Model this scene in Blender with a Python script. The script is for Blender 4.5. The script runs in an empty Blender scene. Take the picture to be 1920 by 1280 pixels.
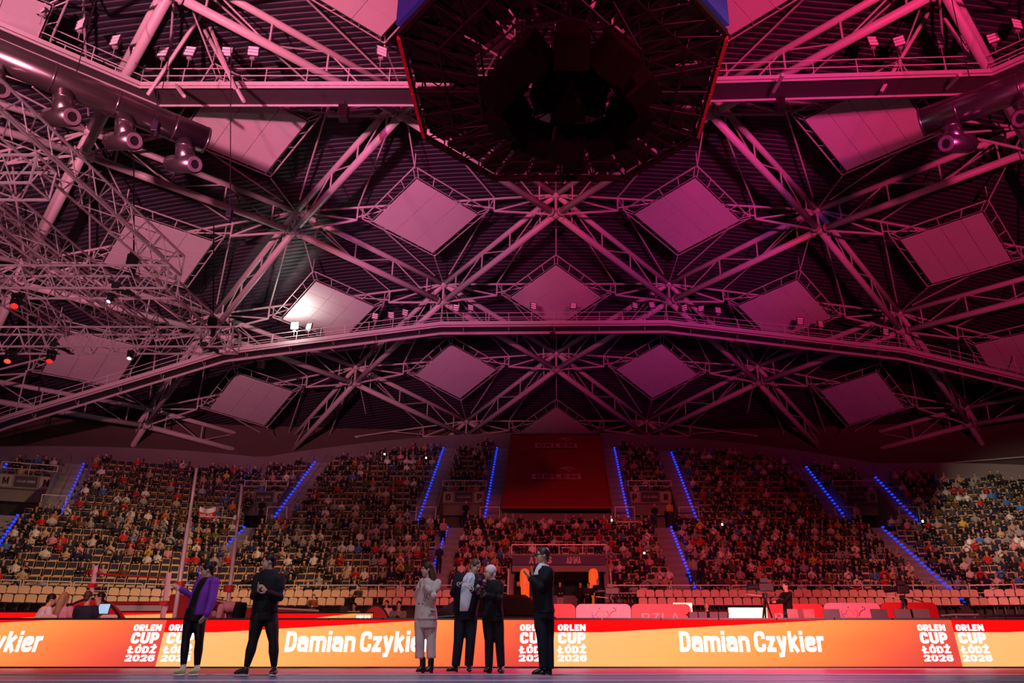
import bpy, bmesh, math, random
import numpy as np
from mathutils import Vector, Matrix
R = math.radians
random.seed(7)
scene = bpy.context.scene
col = scene.collection

# ---------------------------------------------------------------- camera
F, TH, CX, CAMH = 1486.0, 0.3644, 1035.1, 0.44
CS, SN = math.cos(TH), math.sin(TH)
cam_d = bpy.data.cameras.new('camera')
cam_d.sensor_width = 36.0
cam_d.lens = F / 1920 * 36.0
cam_d.shift_x = -(CX - 960) / 1920
cam_d.clip_end = 400
cam = bpy.data.objects.new('camera', cam_d)
cam.location = (0, 0, CAMH)
cam.rotation_euler = (math.pi / 2 + TH, 0, 0)
col.objects.link(cam)
scene.camera = cam

# ---------------------------------------------------------------- world, exposure
w = bpy.data.worlds.new('world'); scene.world = w; w.use_nodes = True
w.node_tree.nodes['Background'].inputs[0].default_value = (0.30, 0.09, 0.20, 1)
w.node_tree.nodes['Background'].inputs[1].default_value = 0.004
scene.view_settings.view_transform = 'Standard'
scene.view_settings.look = 'None'
scene.view_settings.exposure = 0.0
scene.view_settings.gamma = 1.0
scene.view_settings.use_curve_mapping = False

# ---------------------------------------------------------------- show lighting (unseen spots for the rig's lamps, plus added fills)
def spot(name, loc, target, color, power, angle=60, blend=0.6, size=0.3):
    l = bpy.data.lights.new(name, 'SPOT'); l.color = color; l.energy = power
    l.spot_size = R(angle); l.spot_blend = blend; l.shadow_soft_size = size
    o = bpy.data.objects.new(name, l); o.location = loc
    o.rotation_euler = (Vector(target) - Vector(loc)).to_track_quat('-Z', 'Y').to_euler()
    col.objects.link(o); return o
# pink washes thrown up into the roof from the near side of the hall
spot('wash_light', (-17, -10, 6), (-22, 36, 29), (1.0, 0.27, 0.42), 145000, 52, 0.9, 0.6)
spot('wash_light', (-12, -14, 6), (-3, 42, 33), (1.0, 0.05, 0.21), 62000, 41, 0.9, 0.6)
spot('wash_light', (12, -14, 6), (5, 42, 33), (1.0, 0.04, 0.19), 62000, 41, 0.9, 0.6)
spot('wash_light', (17, -10, 6), (24, 38, 31), (1.0, 0.04, 0.20), 82000, 50, 0.9, 0.6)
spot('wash_light', (-15, -12, 6), (-7, 64, 31), (0.45, 0.10, 1.0), 26000, 19, 1.0, 0.5)
spot('wash_light', (15, -12, 6), (9, 64, 31), (0.45, 0.10, 1.0), 26000, 19, 1.0, 0.5)
# follow spots on the stands
spot('stand_light', (9, 27, 20), (-27, 49, 2.0), (1.0, 0.60, 0.34), 44000, 36, 1.0, 0.3)
spot('stand_light', (-6, -2, 18), (32, 54, 9), (1.0, 0.86, 0.62), 80000, 13, 0.9, 0.3)
spot('stand_light', (4, -6, 14), (5, 46, 0.5), (1.0, 0.09, 0.12), 62000, 38, 1.0, 0.3)
spot('stand_light', (9, -6, 8), (-10, 47, 2.5), (1.0, 0.34, 0.22), 20000, 26, 1.0, 0.3)
spot('stand_light', (10, -2, 14), (25, 45, 0.5), (1.0, 0.22, 0.22), 72000, 27, 1.0, 0.3)
# key, rim and cool house light on people and floor; then added fills
spot('key_light', (-7, -2, 7), (-2, 12, 1.0), (1.0, 0.66, 0.64), 2200, 55, 0.9, 0.5)  # added key, lifts the faces and clothes
spot('rim_light', (7, 22, 10), (0, 12, 1.0), (1.0, 0.15, 0.42), 6500, 50, 0.9, 0.4)
spot('house_light', (-1, 7, 15), (0, 9.5, 0), (0.62, 0.74, 1.0), 5500, 75, 1.0, 0.8)
spot('board_fill', (6, 3, 8), (5.5, 20, 1), (1.0, 0.28, 0.36), 15000, 42, 1.0, 0.4)  # added fill without a fixture, brightens the advertising boards
spot('truss_fill', (-5, -6, 3), (-12, 16, 8.5), (1.0, 0.36, 0.50), 9000, 50, 1.0, 0.4)  # added fill from below, brightens the stage trusses
spot('desk_fill', (-4, 4, 9), (-11, 19.5, 1.2), (1.0, 0.50, 0.46), 7000, 32, 1.0, 0.4)  # added fill on the seated officials, no lamp stands there

# ---------------------------------------------------------------- pixel <-> place
def P(x, y, Y):
    v = (640 - y) / F
    Z = Y * (SN + v * CS) / (CS - v * SN)
    d = Y * CS + Z * SN
    return Vector(((x - CX) / F * d, Y, Z + CAMH))
def PZ(x, y, z):
    v = (640 - y) / F
    return P(x, y, (z - CAMH) * (CS - v * SN) / (SN + v * CS))
def pix(p):
    Z = p[2] - CAMH; d = p[1] * CS + Z * SN
    if d < 0.1: return (-9999, -9999)
    return (CX + F * p[0] / d, 640 - F * (-p[1] * SN + Z * CS) / d)

# ---------------------------------------------------------------- materials
MATS = {}
def mat(name, c, rough=0.6, metal=0.0, emit=None, strength=0.0, var=0.12, scale=3.0, bump=0.0, spec=0.5):
    if name in MATS: return MATS[name]
    m = bpy.data.materials.new(name); m.use_nodes = True
    nt = m.node_tree; b = nt.nodes['Principled BSDF']
    b.inputs['Roughness'].default_value = rough
    b.inputs['Metallic'].default_value = metal
    b.inputs['Specular IOR Level'].default_value = spec
    tc = nt.nodes.new('ShaderNodeTexCoord'); nz = nt.nodes.new('ShaderNodeTexNoise')
    nz.inputs['Scale'].default_value = scale; nz.inputs['Detail'].default_value = 4
    nt.links.new(tc.outputs['Object'], nz.inputs['Vector'])
    mx = nt.nodes.new('ShaderNodeMix'); mx.data_type = 'RGBA'
    mx.inputs[6].default_value = (*[x * (1 - var) for x in c], 1)
    mx.inputs[7].default_value = (*[min(1, x * (1 + var)) for x in c], 1)
    nt.links.new(nz.outputs['Fac'], mx.inputs[0])
    nt.links.new(mx.outputs[2], b.inputs['Base Color'])
    if bump:
        bp = nt.nodes.new('ShaderNodeBump'); bp.inputs['Strength'].default_value = bump
        n2 = nt.nodes.new('ShaderNodeTexNoise'); n2.inputs['Scale'].default_value = scale * 12
        nt.links.new(tc.outputs['Object'], n2.inputs['Vector'])
        nt.links.new(n2.outputs['Fac'], bp.inputs['Height']); nt.links.new(bp.outputs['Normal'], b.inputs['Normal'])
    if emit:
        b.inputs['Emission Color'].default_value = (*emit, 1)
        b.inputs['Emission Strength'].default_value = strength
    MATS[name] = m
    return m
def attr_mat(name, rough=0.8):
    m = bpy.data.materials.new(name); m.use_nodes = True
    nt = m.node_tree; b = nt.nodes['Principled BSDF']; b.inputs['Roughness'].default_value = rough
    b.inputs['Specular IOR Level'].default_value = 0.2
    a = nt.nodes.new('ShaderNodeAttribute'); a.attribute_name = 'cloth_colour'
    nt.links.new(a.outputs['Color'], b.inputs['Base Color'])
    return m

# ---------------------------------------------------------------- mesh builder
OFF = {}
class MB:
    def __init__(s): s.v = []; s.f = []
    def add(s, vs, fs):
        n = len(s.v); s.v += [tuple(v) for v in vs]; s.f += [tuple(i + n for i in f) for f in fs]; return s
    def box(s, c, size, M=None):
        x, y, z = [d / 2 for d in size]
        vs = [Vector((a * x, b * y, e * z)) for e in (-1, 1) for b in (-1, 1) for a in (-1, 1)]
        if M is not None: vs = [M @ v for v in vs]
        c = Vector(c)
        return s.add([v + c for v in vs], [(0, 2, 3, 1), (4, 5, 7, 6), (0, 1, 5, 4), (2, 6, 7, 3), (0, 4, 6, 2), (1, 3, 7, 5)])
    def hexa(s, q0, q1):
        return s.add(list(q0) + list(q1), [(3, 2, 1, 0), (4, 5, 6, 7), (0, 1, 5, 4), (1, 2, 6, 5), (2, 3, 7, 6), (3, 0, 4, 7)])
    def tube(s, a, b, r, n=8, r2=None, caps=True):
        a, b = Vector(a), Vector(b); d = (b - a)
        if d.length < 1e-6: return s
        d.normalize(); u = d.orthogonal().normalized() if abs(d.z) > .99 else d.cross(Vector((0, 0, 1))).normalized()
        w_ = d.cross(u); r2 = r if r2 is None else r2; vs = []
        for p, rr in ((a, r), (b, r2)):
            for k in range(n):
                t = 2 * math.pi * (k + .5) / n; vs.append(p + (u * math.cos(t) + w_ * math.sin(t)) * rr)
        fs = [(k, (k + 1) % n, n + (k + 1) % n, n + k) for k in range(n)]
        if caps: fs += [tuple(range(n - 1, -1, -1)), tuple(range(n, 2 * n))]
        return s.add(vs, fs)
    def path(s, pts, r, n=6):
        for a, b in zip(pts[:-1], pts[1:]): s.tube(a, b, r, n)
        return s
    def bar(s, a, b, w_, h):
        a, b = Vector(a), Vector(b); d = (b - a); L = d.length
        if L < 1e-6: return s
        d.normalize(); u = d.cross(Vector((0, 0, 1))); u = Vector((1, 0, 0)) if u.length < 1e-4 else u.normalized()
        up = u.cross(d)
        q = [u * (-w_ / 2) + up * (-h / 2), u * (w_ / 2) + up * (-h / 2), u * (w_ / 2) + up * (h / 2), u * (-w_ / 2) + up * (h / 2)]
        return s.hexa([a + k for k in q], [b + k for k in q])
    def loft(s, rings, n=12, caps=True):
        """rings: (centre, u*ru, w*rw) half-axis vectors"""
        vs = []
        for c, u, w_ in rings:
            for k in range(n):
                t = 2 * math.pi * k / n; vs.append(Vector(c) + Vector(u) * math.cos(t) + Vector(w_) * math.sin(t))
        fs = []
        for j in range(len(rings) - 1):
            for k in range(n): fs.append((j * n + k, j * n + (k + 1) % n, (j + 1) * n + (k + 1) % n, (j + 1) * n + k))
        if caps: fs += [tuple(range(n - 1, -1, -1)), tuple(range((len(rings) - 1) * n, len(rings) * n))]
        return s.add(vs, fs)
    def ell(s, c, r, M=None, n=12, m=8):
        c = Vector(c); vs = []; fs = []
        for j in range(1, m):
            a = math.pi * j / m
            for k in range(n):
                b = 2 * math.pi * k / n
                v = Vector((r[0] * math.sin(a) * math.cos(b), r[1] * math.sin(a) * math.sin(b), r[2] * math.cos(a)))
                vs.append(c + (M @ v if M is not None else v))
        t, bo = Vector((0, 0, r[2])), Vector((0, 0, -r[2]))
        vs += [c + (M @ t if M is not None else t), c + (M @ bo if M is not None else bo)]
        nv = (m - 1) * n
        for j in range(m - 2):
            for k in range(n): fs.append((j * n + k, (j + 1) * n + k, (j + 1) * n + (k + 1) % n, j * n + (k + 1) % n))
        for k in range(n):
            fs.append((nv, k, (k + 1) % n)); fs.append((nv + 1, (m - 2) * n + (k + 1) % n, (m - 2) * n + k))
        return s.add(vs, fs)
    def prism(s, poly, h0, h1, M=None):
        """poly of (x,z) extruded in y from h0 to h1, then M"""
        n = len(poly)
        vs = [Vector((p[0], h0, p[1])) for p in poly] + [Vector((p[0], h1, p[1])) for p in poly]
        if M is not None: vs = [M @ v for v in vs]
        return s.add(vs, [tuple(range(n)), tuple(range(2 * n - 1, n - 1, -1))] + [(k, n + k, n + (k + 1) % n, (k + 1) % n) for k in range(n)])
    def mesh(s, name, m=None, off=(0, 0, 0), smooth=False):
        me = bpy.data.meshes.new(name)
        o = Vector(off); me.from_pydata([tuple(Vector(v) - o) for v in s.v], [], s.f)
        if m: me.materials.append(m)
        if smooth: me.polygons.foreach_set('use_smooth', [True] * len(me.polygons))
        me.update(); return me
    def build(s, name, m, parent=None, smooth=False, loc=None):
        if parent is not None: off = OFF[parent]
        else: off = Vector(loc) if loc is not None else Vector((0, 0, 0))
        return link(name, s.mesh(name, m, off, smooth), parent, off)
def link(name, me, parent=None, off=(0, 0, 0)):
    o = bpy.data.objects.new(name, me); col.objects.link(o)
    if parent is not None: o.parent = parent
    else: o.location = off
    OFF[o] = Vector(off); return o
def thing(name, label, cat, loc=(0, 0, 0), group=None, kind=None):
    o = bpy.data.objects.new(name, None); col.objects.link(o); o.empty_display_size = 0.2
    o.location = loc; OFF[o] = Vector(loc); tag(o, label, cat, group, kind); return o
def tag(o, label=None, cat=None, group=None, kind=None):
    if label: o['label'] = label
    if cat: o['category'] = cat
    if group: o['group'] = group
    if kind: o['kind'] = kind
    return o
def inst(name, me, parent, M=None):
    """a part sharing mesh data; M = local matrix under parent"""
    o = bpy.data.objects.new(name, me); col.objects.link(o); o.parent = parent
    if M is not None: o.matrix_local = M
    OFF[o] = Vector((0, 0, 0)); return o
def bevel(o, wd=0.02, seg=2):
    b = o.modifiers.new('bevel', 'BEVEL'); b.width = wd; b.segments = seg; b.limit_method = 'ANGLE'; return o
TMP = bpy.data.scenes.new('workshop')
def evaluated(o):
    """mesh of an object with its modifiers, evaluated in a scene of its own (quick)"""
    TMP.collection.objects.link(o); vl = TMP.view_layers[0]; vl.update()
    return bpy.data.meshes.new_from_object(o.evaluated_get(vl.depsgraph))
def text_mesh(s, name, m, size=1.0, sx=1.0, off=0.0, ext=0.004, align='CENTER', space=1.0):
    """text as mesh in the local XZ plane facing -Y"""
    c = bpy.data.curves.new(name, 'FONT'); c.body = s; c.size = size; c.offset = off; c.extrude = ext
    c.align_x = align; c.resolution_u = 3; c.space_character = space
    o = bpy.data.objects.new(name, c); me = evaluated(o)
    bpy.data.objects.remove(o); bpy.data.curves.remove(c)
    me.name = name; me.transform(Matrix.Rotation(math.pi / 2, 4, 'X') @ Matrix.Diagonal((sx, 1, 1, 1)))
    me.materials.clear(); me.materials.append(m); return me
def mesh_bounds(me):
    a = np.empty(len(me.vertices) * 3); me.vertices.foreach_get('co', a); a = a.reshape(-1, 3); return a.min(0), a.max(0)
def fit_text(s, name, m, w_, h, off=0.0, ext=0.004, space=1.0):
    me = text_mesh(s, name, m, 1.0, 1.0, off, ext, space=space); lo, hi = mesh_bounds(me)
    me.transform(Matrix.Diagonal((w_ / (hi[0] - lo[0]), 1, h / (hi[2] - lo[2]), 1)) @ Matrix.Translation((-(lo[0] + hi[0]) / 2, 0, -(lo[2] + hi[2]) / 2)))
    return me

STEEL = mat('white_painted_steel', (0.46, 0.44, 0.43), 0.45, 0.0, var=0.06, scale=1.5)
STEEL_D = mat('grey_painted_steel', (0.30, 0.29, 0.29), 0.5, 0.2, var=0.1)
GALV = mat('galvanised_steel', (0.55, 0.55, 0.55), 0.35, 0.8, var=0.15, scale=6)
ALU = mat('truss_aluminium', (0.72, 0.70, 0.70), 0.38, 0.15, var=0.08)
BLACK = mat('black_metal', (0.012, 0.012, 0.014), 0.45, 0.0, var=0.3)
DARKFR = mat('dark_frame_steel', (0.022, 0.014, 0.016), 0.5, 0.3, var=0.2)
CONC = mat('grandstand_concrete', (0.20, 0.185, 0.175), 0.85, var=0.2, scale=0.8, bump=0.2)
# ---------------------------------------------------------------- block lettering drawn with thick strokes
def _arc(pts, c, r, a0, a1, n=5):
    for q in range(n + 1):
        t = R(a0 + (a1 - a0) * q / n); pts.append((c[0] + r * math.cos(t), c[1] + r * math.sin(t)))
def rpath(pts, r, closed=False):
    """polyline with rounded corners"""
    out = []; n = len(pts)
    for j, p in enumerate(pts):
        if not closed and j in (0, n - 1): out.append(p); continue
        a, b = Vector(pts[j - 1]), Vector(pts[(j + 1) % n]); v = Vector(p); da, db = (a - v), (b - v)
        k = min(r, da.length * .499, db.length * .499)
        if k < 1e-4: out.append(p); continue
        s, e = v + da.normalized() * k, v + db.normalized() * k
        for q in range(6):
            t = q / 5; w_ = s.lerp(v, t).lerp(v.lerp(e, t), t); out.append((w_.x, w_.y))
    if closed: out.append(out[0])
    return out
def glyph(ch, t):
    """(width, [polylines]) in a cell of cap height 1"""
    h = t / 2; X = .76; W = {'m': .98, 'i': t, 'l': t, 'M': .95, 'r': .42, 'L': .52, 'E': .54, 'Ł': .60, 'k': .60, 'z': .52, 'N': .72, 'y': .62, '-': .4, ' ': .24, 'C': .66, 'U': .70, 'A': .78}.get(ch, .64)
    x0, x1, y0, y1, xm = h, W - h, h, 1 - h, W / 2; r = .26; Xh = X - h; P_ = []
    acc = None
    if ch == 'Ó': acc = 'O'
    if ch == 'Ź': acc = 'Z'
    base = acc or ch
    if base in 'OQ0': P_.append(rpath([(x0, y0), (x0, y1), (x1, y1), (x1, y0)], r, True))
    elif base == 'D': P_.append(rpath([(x0, y0), (x0, y1)], 0) ); P_.append(rpath([(x0 - h, y1), (x1, y1), (x1, y0), (x0 - h, y0)], r))
    elif base == 'C': P_.append(rpath([(x1, .63), (x1, y1), (x0, y1), (x0, y0), (x1, y0), (x1, .37)], r))
    elif base == 'U': P_.append(rpath([(x0, 1), (x0, y0), (x1, y0), (x1, 1)], r))
    elif base in 'PR':
        P_.append([(x0, 0), (x0, 1)]); P_.append(rpath([(x0, y1), (x1, y1), (x1, .42), (x0, .42)], r * .8))
        if base == 'R': P_.append([(x0 + .15, .42), (x1, 0)])
    elif base in 'LŁ':
        o_ = .06 if base == 'Ł' else 0
        P_.append([(x0 + o_, 1), (x0 + o_, 0)]); P_.append([(x0 + o_ - h, y0), (W, y0)])
        if base == 'Ł': P_.append([(-.06, .38), (.42, .66)])
    elif base == 'E': P_.append([(x0, 0), (x0, 1)]); P_ += [[(0, y1), (W, y1)], [(0, .5), (W * .92, .5)], [(0, y0), (W, y0)]]
    elif base == 'N': P_.append([(x0, 0), (x0, 1)]); P_.append([(x1, 0), (x1, 1)]); P_.append([(x0, .98), (x1, .02)])
    elif base == 'M': P_.append([(x0, 0), (x0, 1)]); P_.append([(x1, 0), (x1, 1)]); P_.append([(x0, .98), (xm, .2), (x1, .98)])
    elif base == 'A': P_.append([(x0 * .8, 0), (xm, .96), (W - x0 * .8, 0)]); P_.append([(W * .25, .27), (W * .75, .27)])
    elif base == 'T': P_.append([(xm, 0), (xm, 1)]); P_.append([(0, y1), (W, y1)])
    elif base == 'S': P_.append(rpath([(x1, .7), (x1, y1), (x0, y1), (x0, .5), (x1, .5), (x1, y0), (x0, y0), (x0, .3)], r * .7))
    elif base == 'Z': P_ += [[(0, y1), (W, y1)], [(x1 - .02, y1), (x0 + .02, y0)], [(0, y0), (W, y0)]]
    elif base == 'z': P_ += [[(0, Xh), (W, Xh)], [(x1, Xh), (x0, y0)], [(0, y0), (W, y0)]]
    elif base == '2': P_.append(rpath([(x0, .66), (x0, y1), (x1, y1), (x1, .55), (x0, y0 + .03)], r)); P_.append([(0, y0), (W, y0)])
    elif base == '6': P_.append(rpath([(x1, .74), (x1, y1), (x0, y1), (x0, y0), (x1, y0), (x1, .58), (x0, .58)], r))
    elif base == 'a': P_.append(rpath([(x0, Xh - .14), (x0, Xh), (x1, Xh), (x1, 0)], r * .7)); P_.append(rpath([(x1, .46), (x0, .46), (x0, y0), (x1, y0 + .03)], r * .6))
    elif base == 'm': P_.append([(x0, 0), (x0, X)]); P_.append(rpath([(x0, Xh), (xm, Xh), (xm, 0)], r * .6)); P_.append(rpath([(xm, Xh), (x1, Xh), (x1, 0)], r * .6))
    elif base == 'n': P_.append([(x0, 0), (x0, X)]); P_.append(rpath([(x0, Xh), (x1, Xh), (x1, 0)], r * .6))
    elif base == 'i': P_.append([(h, 0), (h, X)]); P_.append([(h, .84), (h, 1.02)])
    elif base == 'r': P_.append([(x0, 0), (x0, X)]); P_.append(rpath([(x0, Xh - .14), (x0 + .1, Xh), (W, Xh)], r * .4))
    elif base == 'e': P_.append(rpath([(x1, .25), (x1, y0), (x0, y0), (x0, Xh), (x1, Xh), (x1, .41), (x0, .41)], r * .7))
    elif base == 'k': P_.append([(x0, 0), (x0, 1)]); P_.append([(x0, .34), (x1, X)]); P_.append([(x0 + .12, .44), (x1 + .02, 0)])
    elif base == 'y': P_.append([(x0, X), (xm, .08)]); P_.append([(x1, X), (xm + .02, .05)]); P_.append([(xm + .02, .1), (xm - .04, -.14), (x0 - .04, -.16)])
    elif base == 'o': P_.append(rpath([(x0, y0), (x0, Xh), (x1, Xh), (x1, y0)], r * .8, True))
    elif base == 'p': P_.append([(x0, X), (x0, -.26)]); P_.append(rpath([(x0, Xh), (x1, Xh), (x1, y0), (x0, y0)], r * .7))
    elif base == 'l': P_.append([(h, 0), (h, 1)])
    if acc: P_.append([(W * .45, 1.08), (W * .72, 1.24)])
    return W, P_
def stroke_mesh(s, name, m, t=.24, gap=.09, ext=.002):
    """text mesh in XZ, cap height 1, starting at x=0; returns mesh and width"""
    mb = MB(); x = 0
    for ci, ch in enumerate(s):
        W, PL = glyph(ch, t)
        for pl in PL:
            n = len(pl); L = []; Rr = []; closed = n > 3 and pl[0] == pl[-1]
            for j in range(n):
                pa, pb = pl[j - 1] if j else (pl[-2] if closed else pl[0]), pl[j + 1] if j < n - 1 else (pl[1] if closed else pl[-1])
                d1 = Vector((pl[j][0] - pa[0], pl[j][1] - pa[1])); d2 = Vector((pb[0] - pl[j][0], pb[1] - pl[j][1]))
                d1 = d1.normalized() if d1.length > 1e-6 else d2.normalized(); d2 = d2.normalized() if d2.length > 1e-6 else d1
                b = (d1 + d2); b = b.normalized() if b.length > 1e-3 else d1; k = t / 2 / max(.55, b.dot(d1))
                L.append((x + pl[j][0] - b.y * k, pl[j][1] + b.x * k)); Rr.append((x + pl[j][0] + b.y * k, pl[j][1] - b.x * k))
            for j in range(n - 1):
                q = [L[j], L[j + 1], Rr[j + 1], Rr[j]]; e = ext * (1 + .02 * ci)
                mb.hexa([(p[0], -e, p[1]) for p in q], [(p[0], e, p[1]) for p in q])
        x += W + gap
    return mb, x - gap
def block_text(s, name, m, w_, h, t=.24, gap=.09, ext=.002):
    """centred text scaled so the cap height is h and the width w_"""
    mb, W = stroke_mesh(s, name, m, t, gap, ext); me = mb.mesh(name, m)
    me.transform(Matrix.Diagonal((w_ / W, 1, h, 1)) @ Matrix.Translation((-W / 2, 0, -.5))); return me
# ================================================================ THE SETTING
# floor: blue sports surface with lane lines
fl = MB().box((0, 25, -0.1), (140, 100, 0.2)).build('floor', mat('blue_track_surface', (0.11, 0.14, 0.23), 0.42, var=0.25, scale=9, bump=0.05), None)
tag(fl, kind='structure')
LINE = mat('lane_line_paint', (0.75, 0.72, 0.70), 0.6)
RED_GLOW = mat('pink_red_glow_paint', (0.55, 0.02, 0.11), 0.5, var=0.12, scale=5)  # the screen's glow on the floor is put into this colour
o = MB().box((0, 14.7, 0.003), (60, 3.3, 0.006)).build('painted_red_glow', RED_GLOW); tag(o, 'red strip with screen glow painted in, in front of the board', 'painted glow')
for k, (ya, lab) in enumerate(((13.05, 'white lane line along the edge of red glow strip, behind the shoes'), (10.95, 'white lane line nearest the camera along the bottom'), (15.9, 'thin white lane line close under the screen board'))):
    o = MB().box((0, ya, 0.008), (60, 0.05 if k < 2 else .03, 0.008)).build('lane_line', LINE); tag(o, lab, 'floor line')

# roof
SC = 1.1
SX, Y0, SY, ZC, YC, KX, KY, ROT = 7.6064, 32.41, 8.1537, 25.17, 20.29, 0.0047, 0.0043, -0.0056
def roofpt(k, i, up=0.0):
    X = i * SX; Y = Y0 + k * SY; Z = ZC - KX * X * X - KY * (Y - YC) ** 2
    X2, Y2 = X - ROT * Y, Y + ROT * X
    return Vector((X2 * SC, Y2 * SC, Z * SC + CAMH + up))
def roofz(x, y):
    X, Y = x / SC, y / SC
    return (ZC - KX * X * X - KY * (Y - YC) ** 2) * SC + CAMH
UP = 1.45
# corrugated deck, ribs running across the hall
DECK = mat('roof_deck_sheet', (0.020, 0.017, 0.028), 0.6, 0.0, var=0.12, scale=0.5)
ys = []; y = -6.0
while y < 84: ys += [(y, 0), (y + .17, 0), (y + .20, .038), (y + .33, .038)]; y += .36
xs = np.linspace(-60, 60, 41)
vs = [(x, yy, roofz(x, yy) + UP + .42 + dz) for yy, dz in ys for x in xs]
nx = len(xs); fs = [(j * nx + i, j * nx + i + 1, (j + 1) * nx + i + 1, (j + 1) * nx + i) for j in range(len(ys) - 1) for i in range(nx - 1)]
ce = MB().add(vs, fs).build('ceiling', DECK); tag(ce, kind='structure')

# lattice of tube trusses
lat = thing('roof_lattice', 'white tubular steel truss lattice carrying the dark arena roof', 'roof truss', (0, YC * SC, 20))
def visible(p, m=120):
    x, y = pix(p); return -m < x < 1920 + m and -m < y < 900
nodes = [(k, i) for k in range(-2, 6) for i in range(-7, 8) if (k + i) % 2]
def inroof(k, i):
    p = roofpt(k, i); return (p.x ** 2 + (p.y - YC * SC) ** 2) < 56 ** 2
joint_lo = MB().ell((0, 0, 0), (.34, .34, .30), None, 10, 6).mesh('node_joint', STEEL, smooth=True)
flange = MB()
for a in range(4):
    t = R(43 + a * 90); d = Vector((math.cos(t), math.sin(t), 0)); flange.tube(d * .42, d * .50, .29, 10)
flange = flange.mesh('node_flange', STEEL)
for (k, i) in nodes:
    if not inroof(k, i): continue
    a, b = roofpt(k, i), roofpt(k, i, UP)
    if not visible(a, 500): continue
    for nm, p in (('node_joint', a), ('node_joint', b)):
        inst(nm, joint_lo, lat, Matrix.Translation(p - OFF[lat]))
    inst('node_flange', flange, lat, Matrix.Translation(a - OFF[lat]))
    MB().tube(a, b, .09, 8).build('node_post', STEEL, lat)
    for di in (-1, 1):
        k2, i2 = k + 1, i + di
        c, d = roofpt(k2, i2), roofpt(k2, i2, UP)
        if not (visible(c, 400) or visible(a, 400)): continue
        lc = MB().tube(a, c, .215, 12).build('lower_chord', STEEL, lat, True)
        MB().tube(b, d, .185, 10).build('upper_chord', STEEL, lat, True)
        N = 4
        for q in range(N):
            f0, f1 = (q + .5) / N, (q + 1.5) / N
            lo0, up0 = a.lerp(c, f0), b.lerp(d, f0)
            MB().tube(lo0, up0, .055, 6).build('web_brace', STEEL, lc)
            if q < N - 1:
                lo1, up1 = a.lerp(c, f1), b.lerp(d, f1)
                s_, e_ = (lo0, up1) if q % 2 else (up0, lo1)
                if visible(s_, 60): MB().tube(s_, e_, .045, 6).build('web_brace', STEEL, lc)
# cross ties, panel supports and purlins
PS, FS = 0.40, 0.485
def cell(k, i): return roofpt(k, i, .10), roofpt(k, i - 1) , roofpt(k, i + 1), roofpt(k - 1, i), roofpt(k + 1, i)
for (k, i) in [(k, i) for k in range(-1, 6) for i in range(-6, 7) if (k + i) % 2 == 0]:
    L, Rr, N_, S_ = roofpt(k, i - 1), roofpt(k, i + 1), roofpt(k - 1, i), roofpt(k + 1, i)
    if not inroof(k, i): continue
    c = roofpt(k, i)
    if not visible(c, 250): continue
    up = Vector((0, 0, UP))
    MB().tube(L + up, Rr + up, .075, 6).build('cross_tie', STEEL, lat)
    for A_, B_ in ((L, Rr), (Rr, L)):
        e = A_.lerp(B_, (1 - FS) / 2 - .02) + Vector((0, 0, .55)); m_ = A_.lerp(B_, .3) + up
        MB().tube(A_, e, .08, 6).build('cross_tie', STEEL, lat)
        MB().tube(A_ + up, e, .065, 6).build('cross_tie', STEEL, lat)
        MB().tube(e, e + Vector((0, 0, UP - .55)), .06, 6).build('tie_post', STEEL, lat)
        MB().tube(e + Vector((0, 0, .2)), A_.lerp(B_, .42) + up, .05, 6).build('tie_post', STEEL, lat)
        for tip in (N_, S_):
            MB().tube(e + Vector((0, 0, UP - .5)), tip.lerp(e, .12) + up, .055, 6).build('purlin', STEEL, lat)
    MB().tube(N_ + up, N_.lerp(S_, (1 - FS) / 2) + Vector((0, 0, .5)), .045, 6).build('purlin', STEEL, lat)
    MB().tube(S_ + up, S_.lerp(N_, (1 - FS) / 2) + Vector((0, 0, .5)), .045, 6).build('purlin', STEEL, lat)

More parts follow.
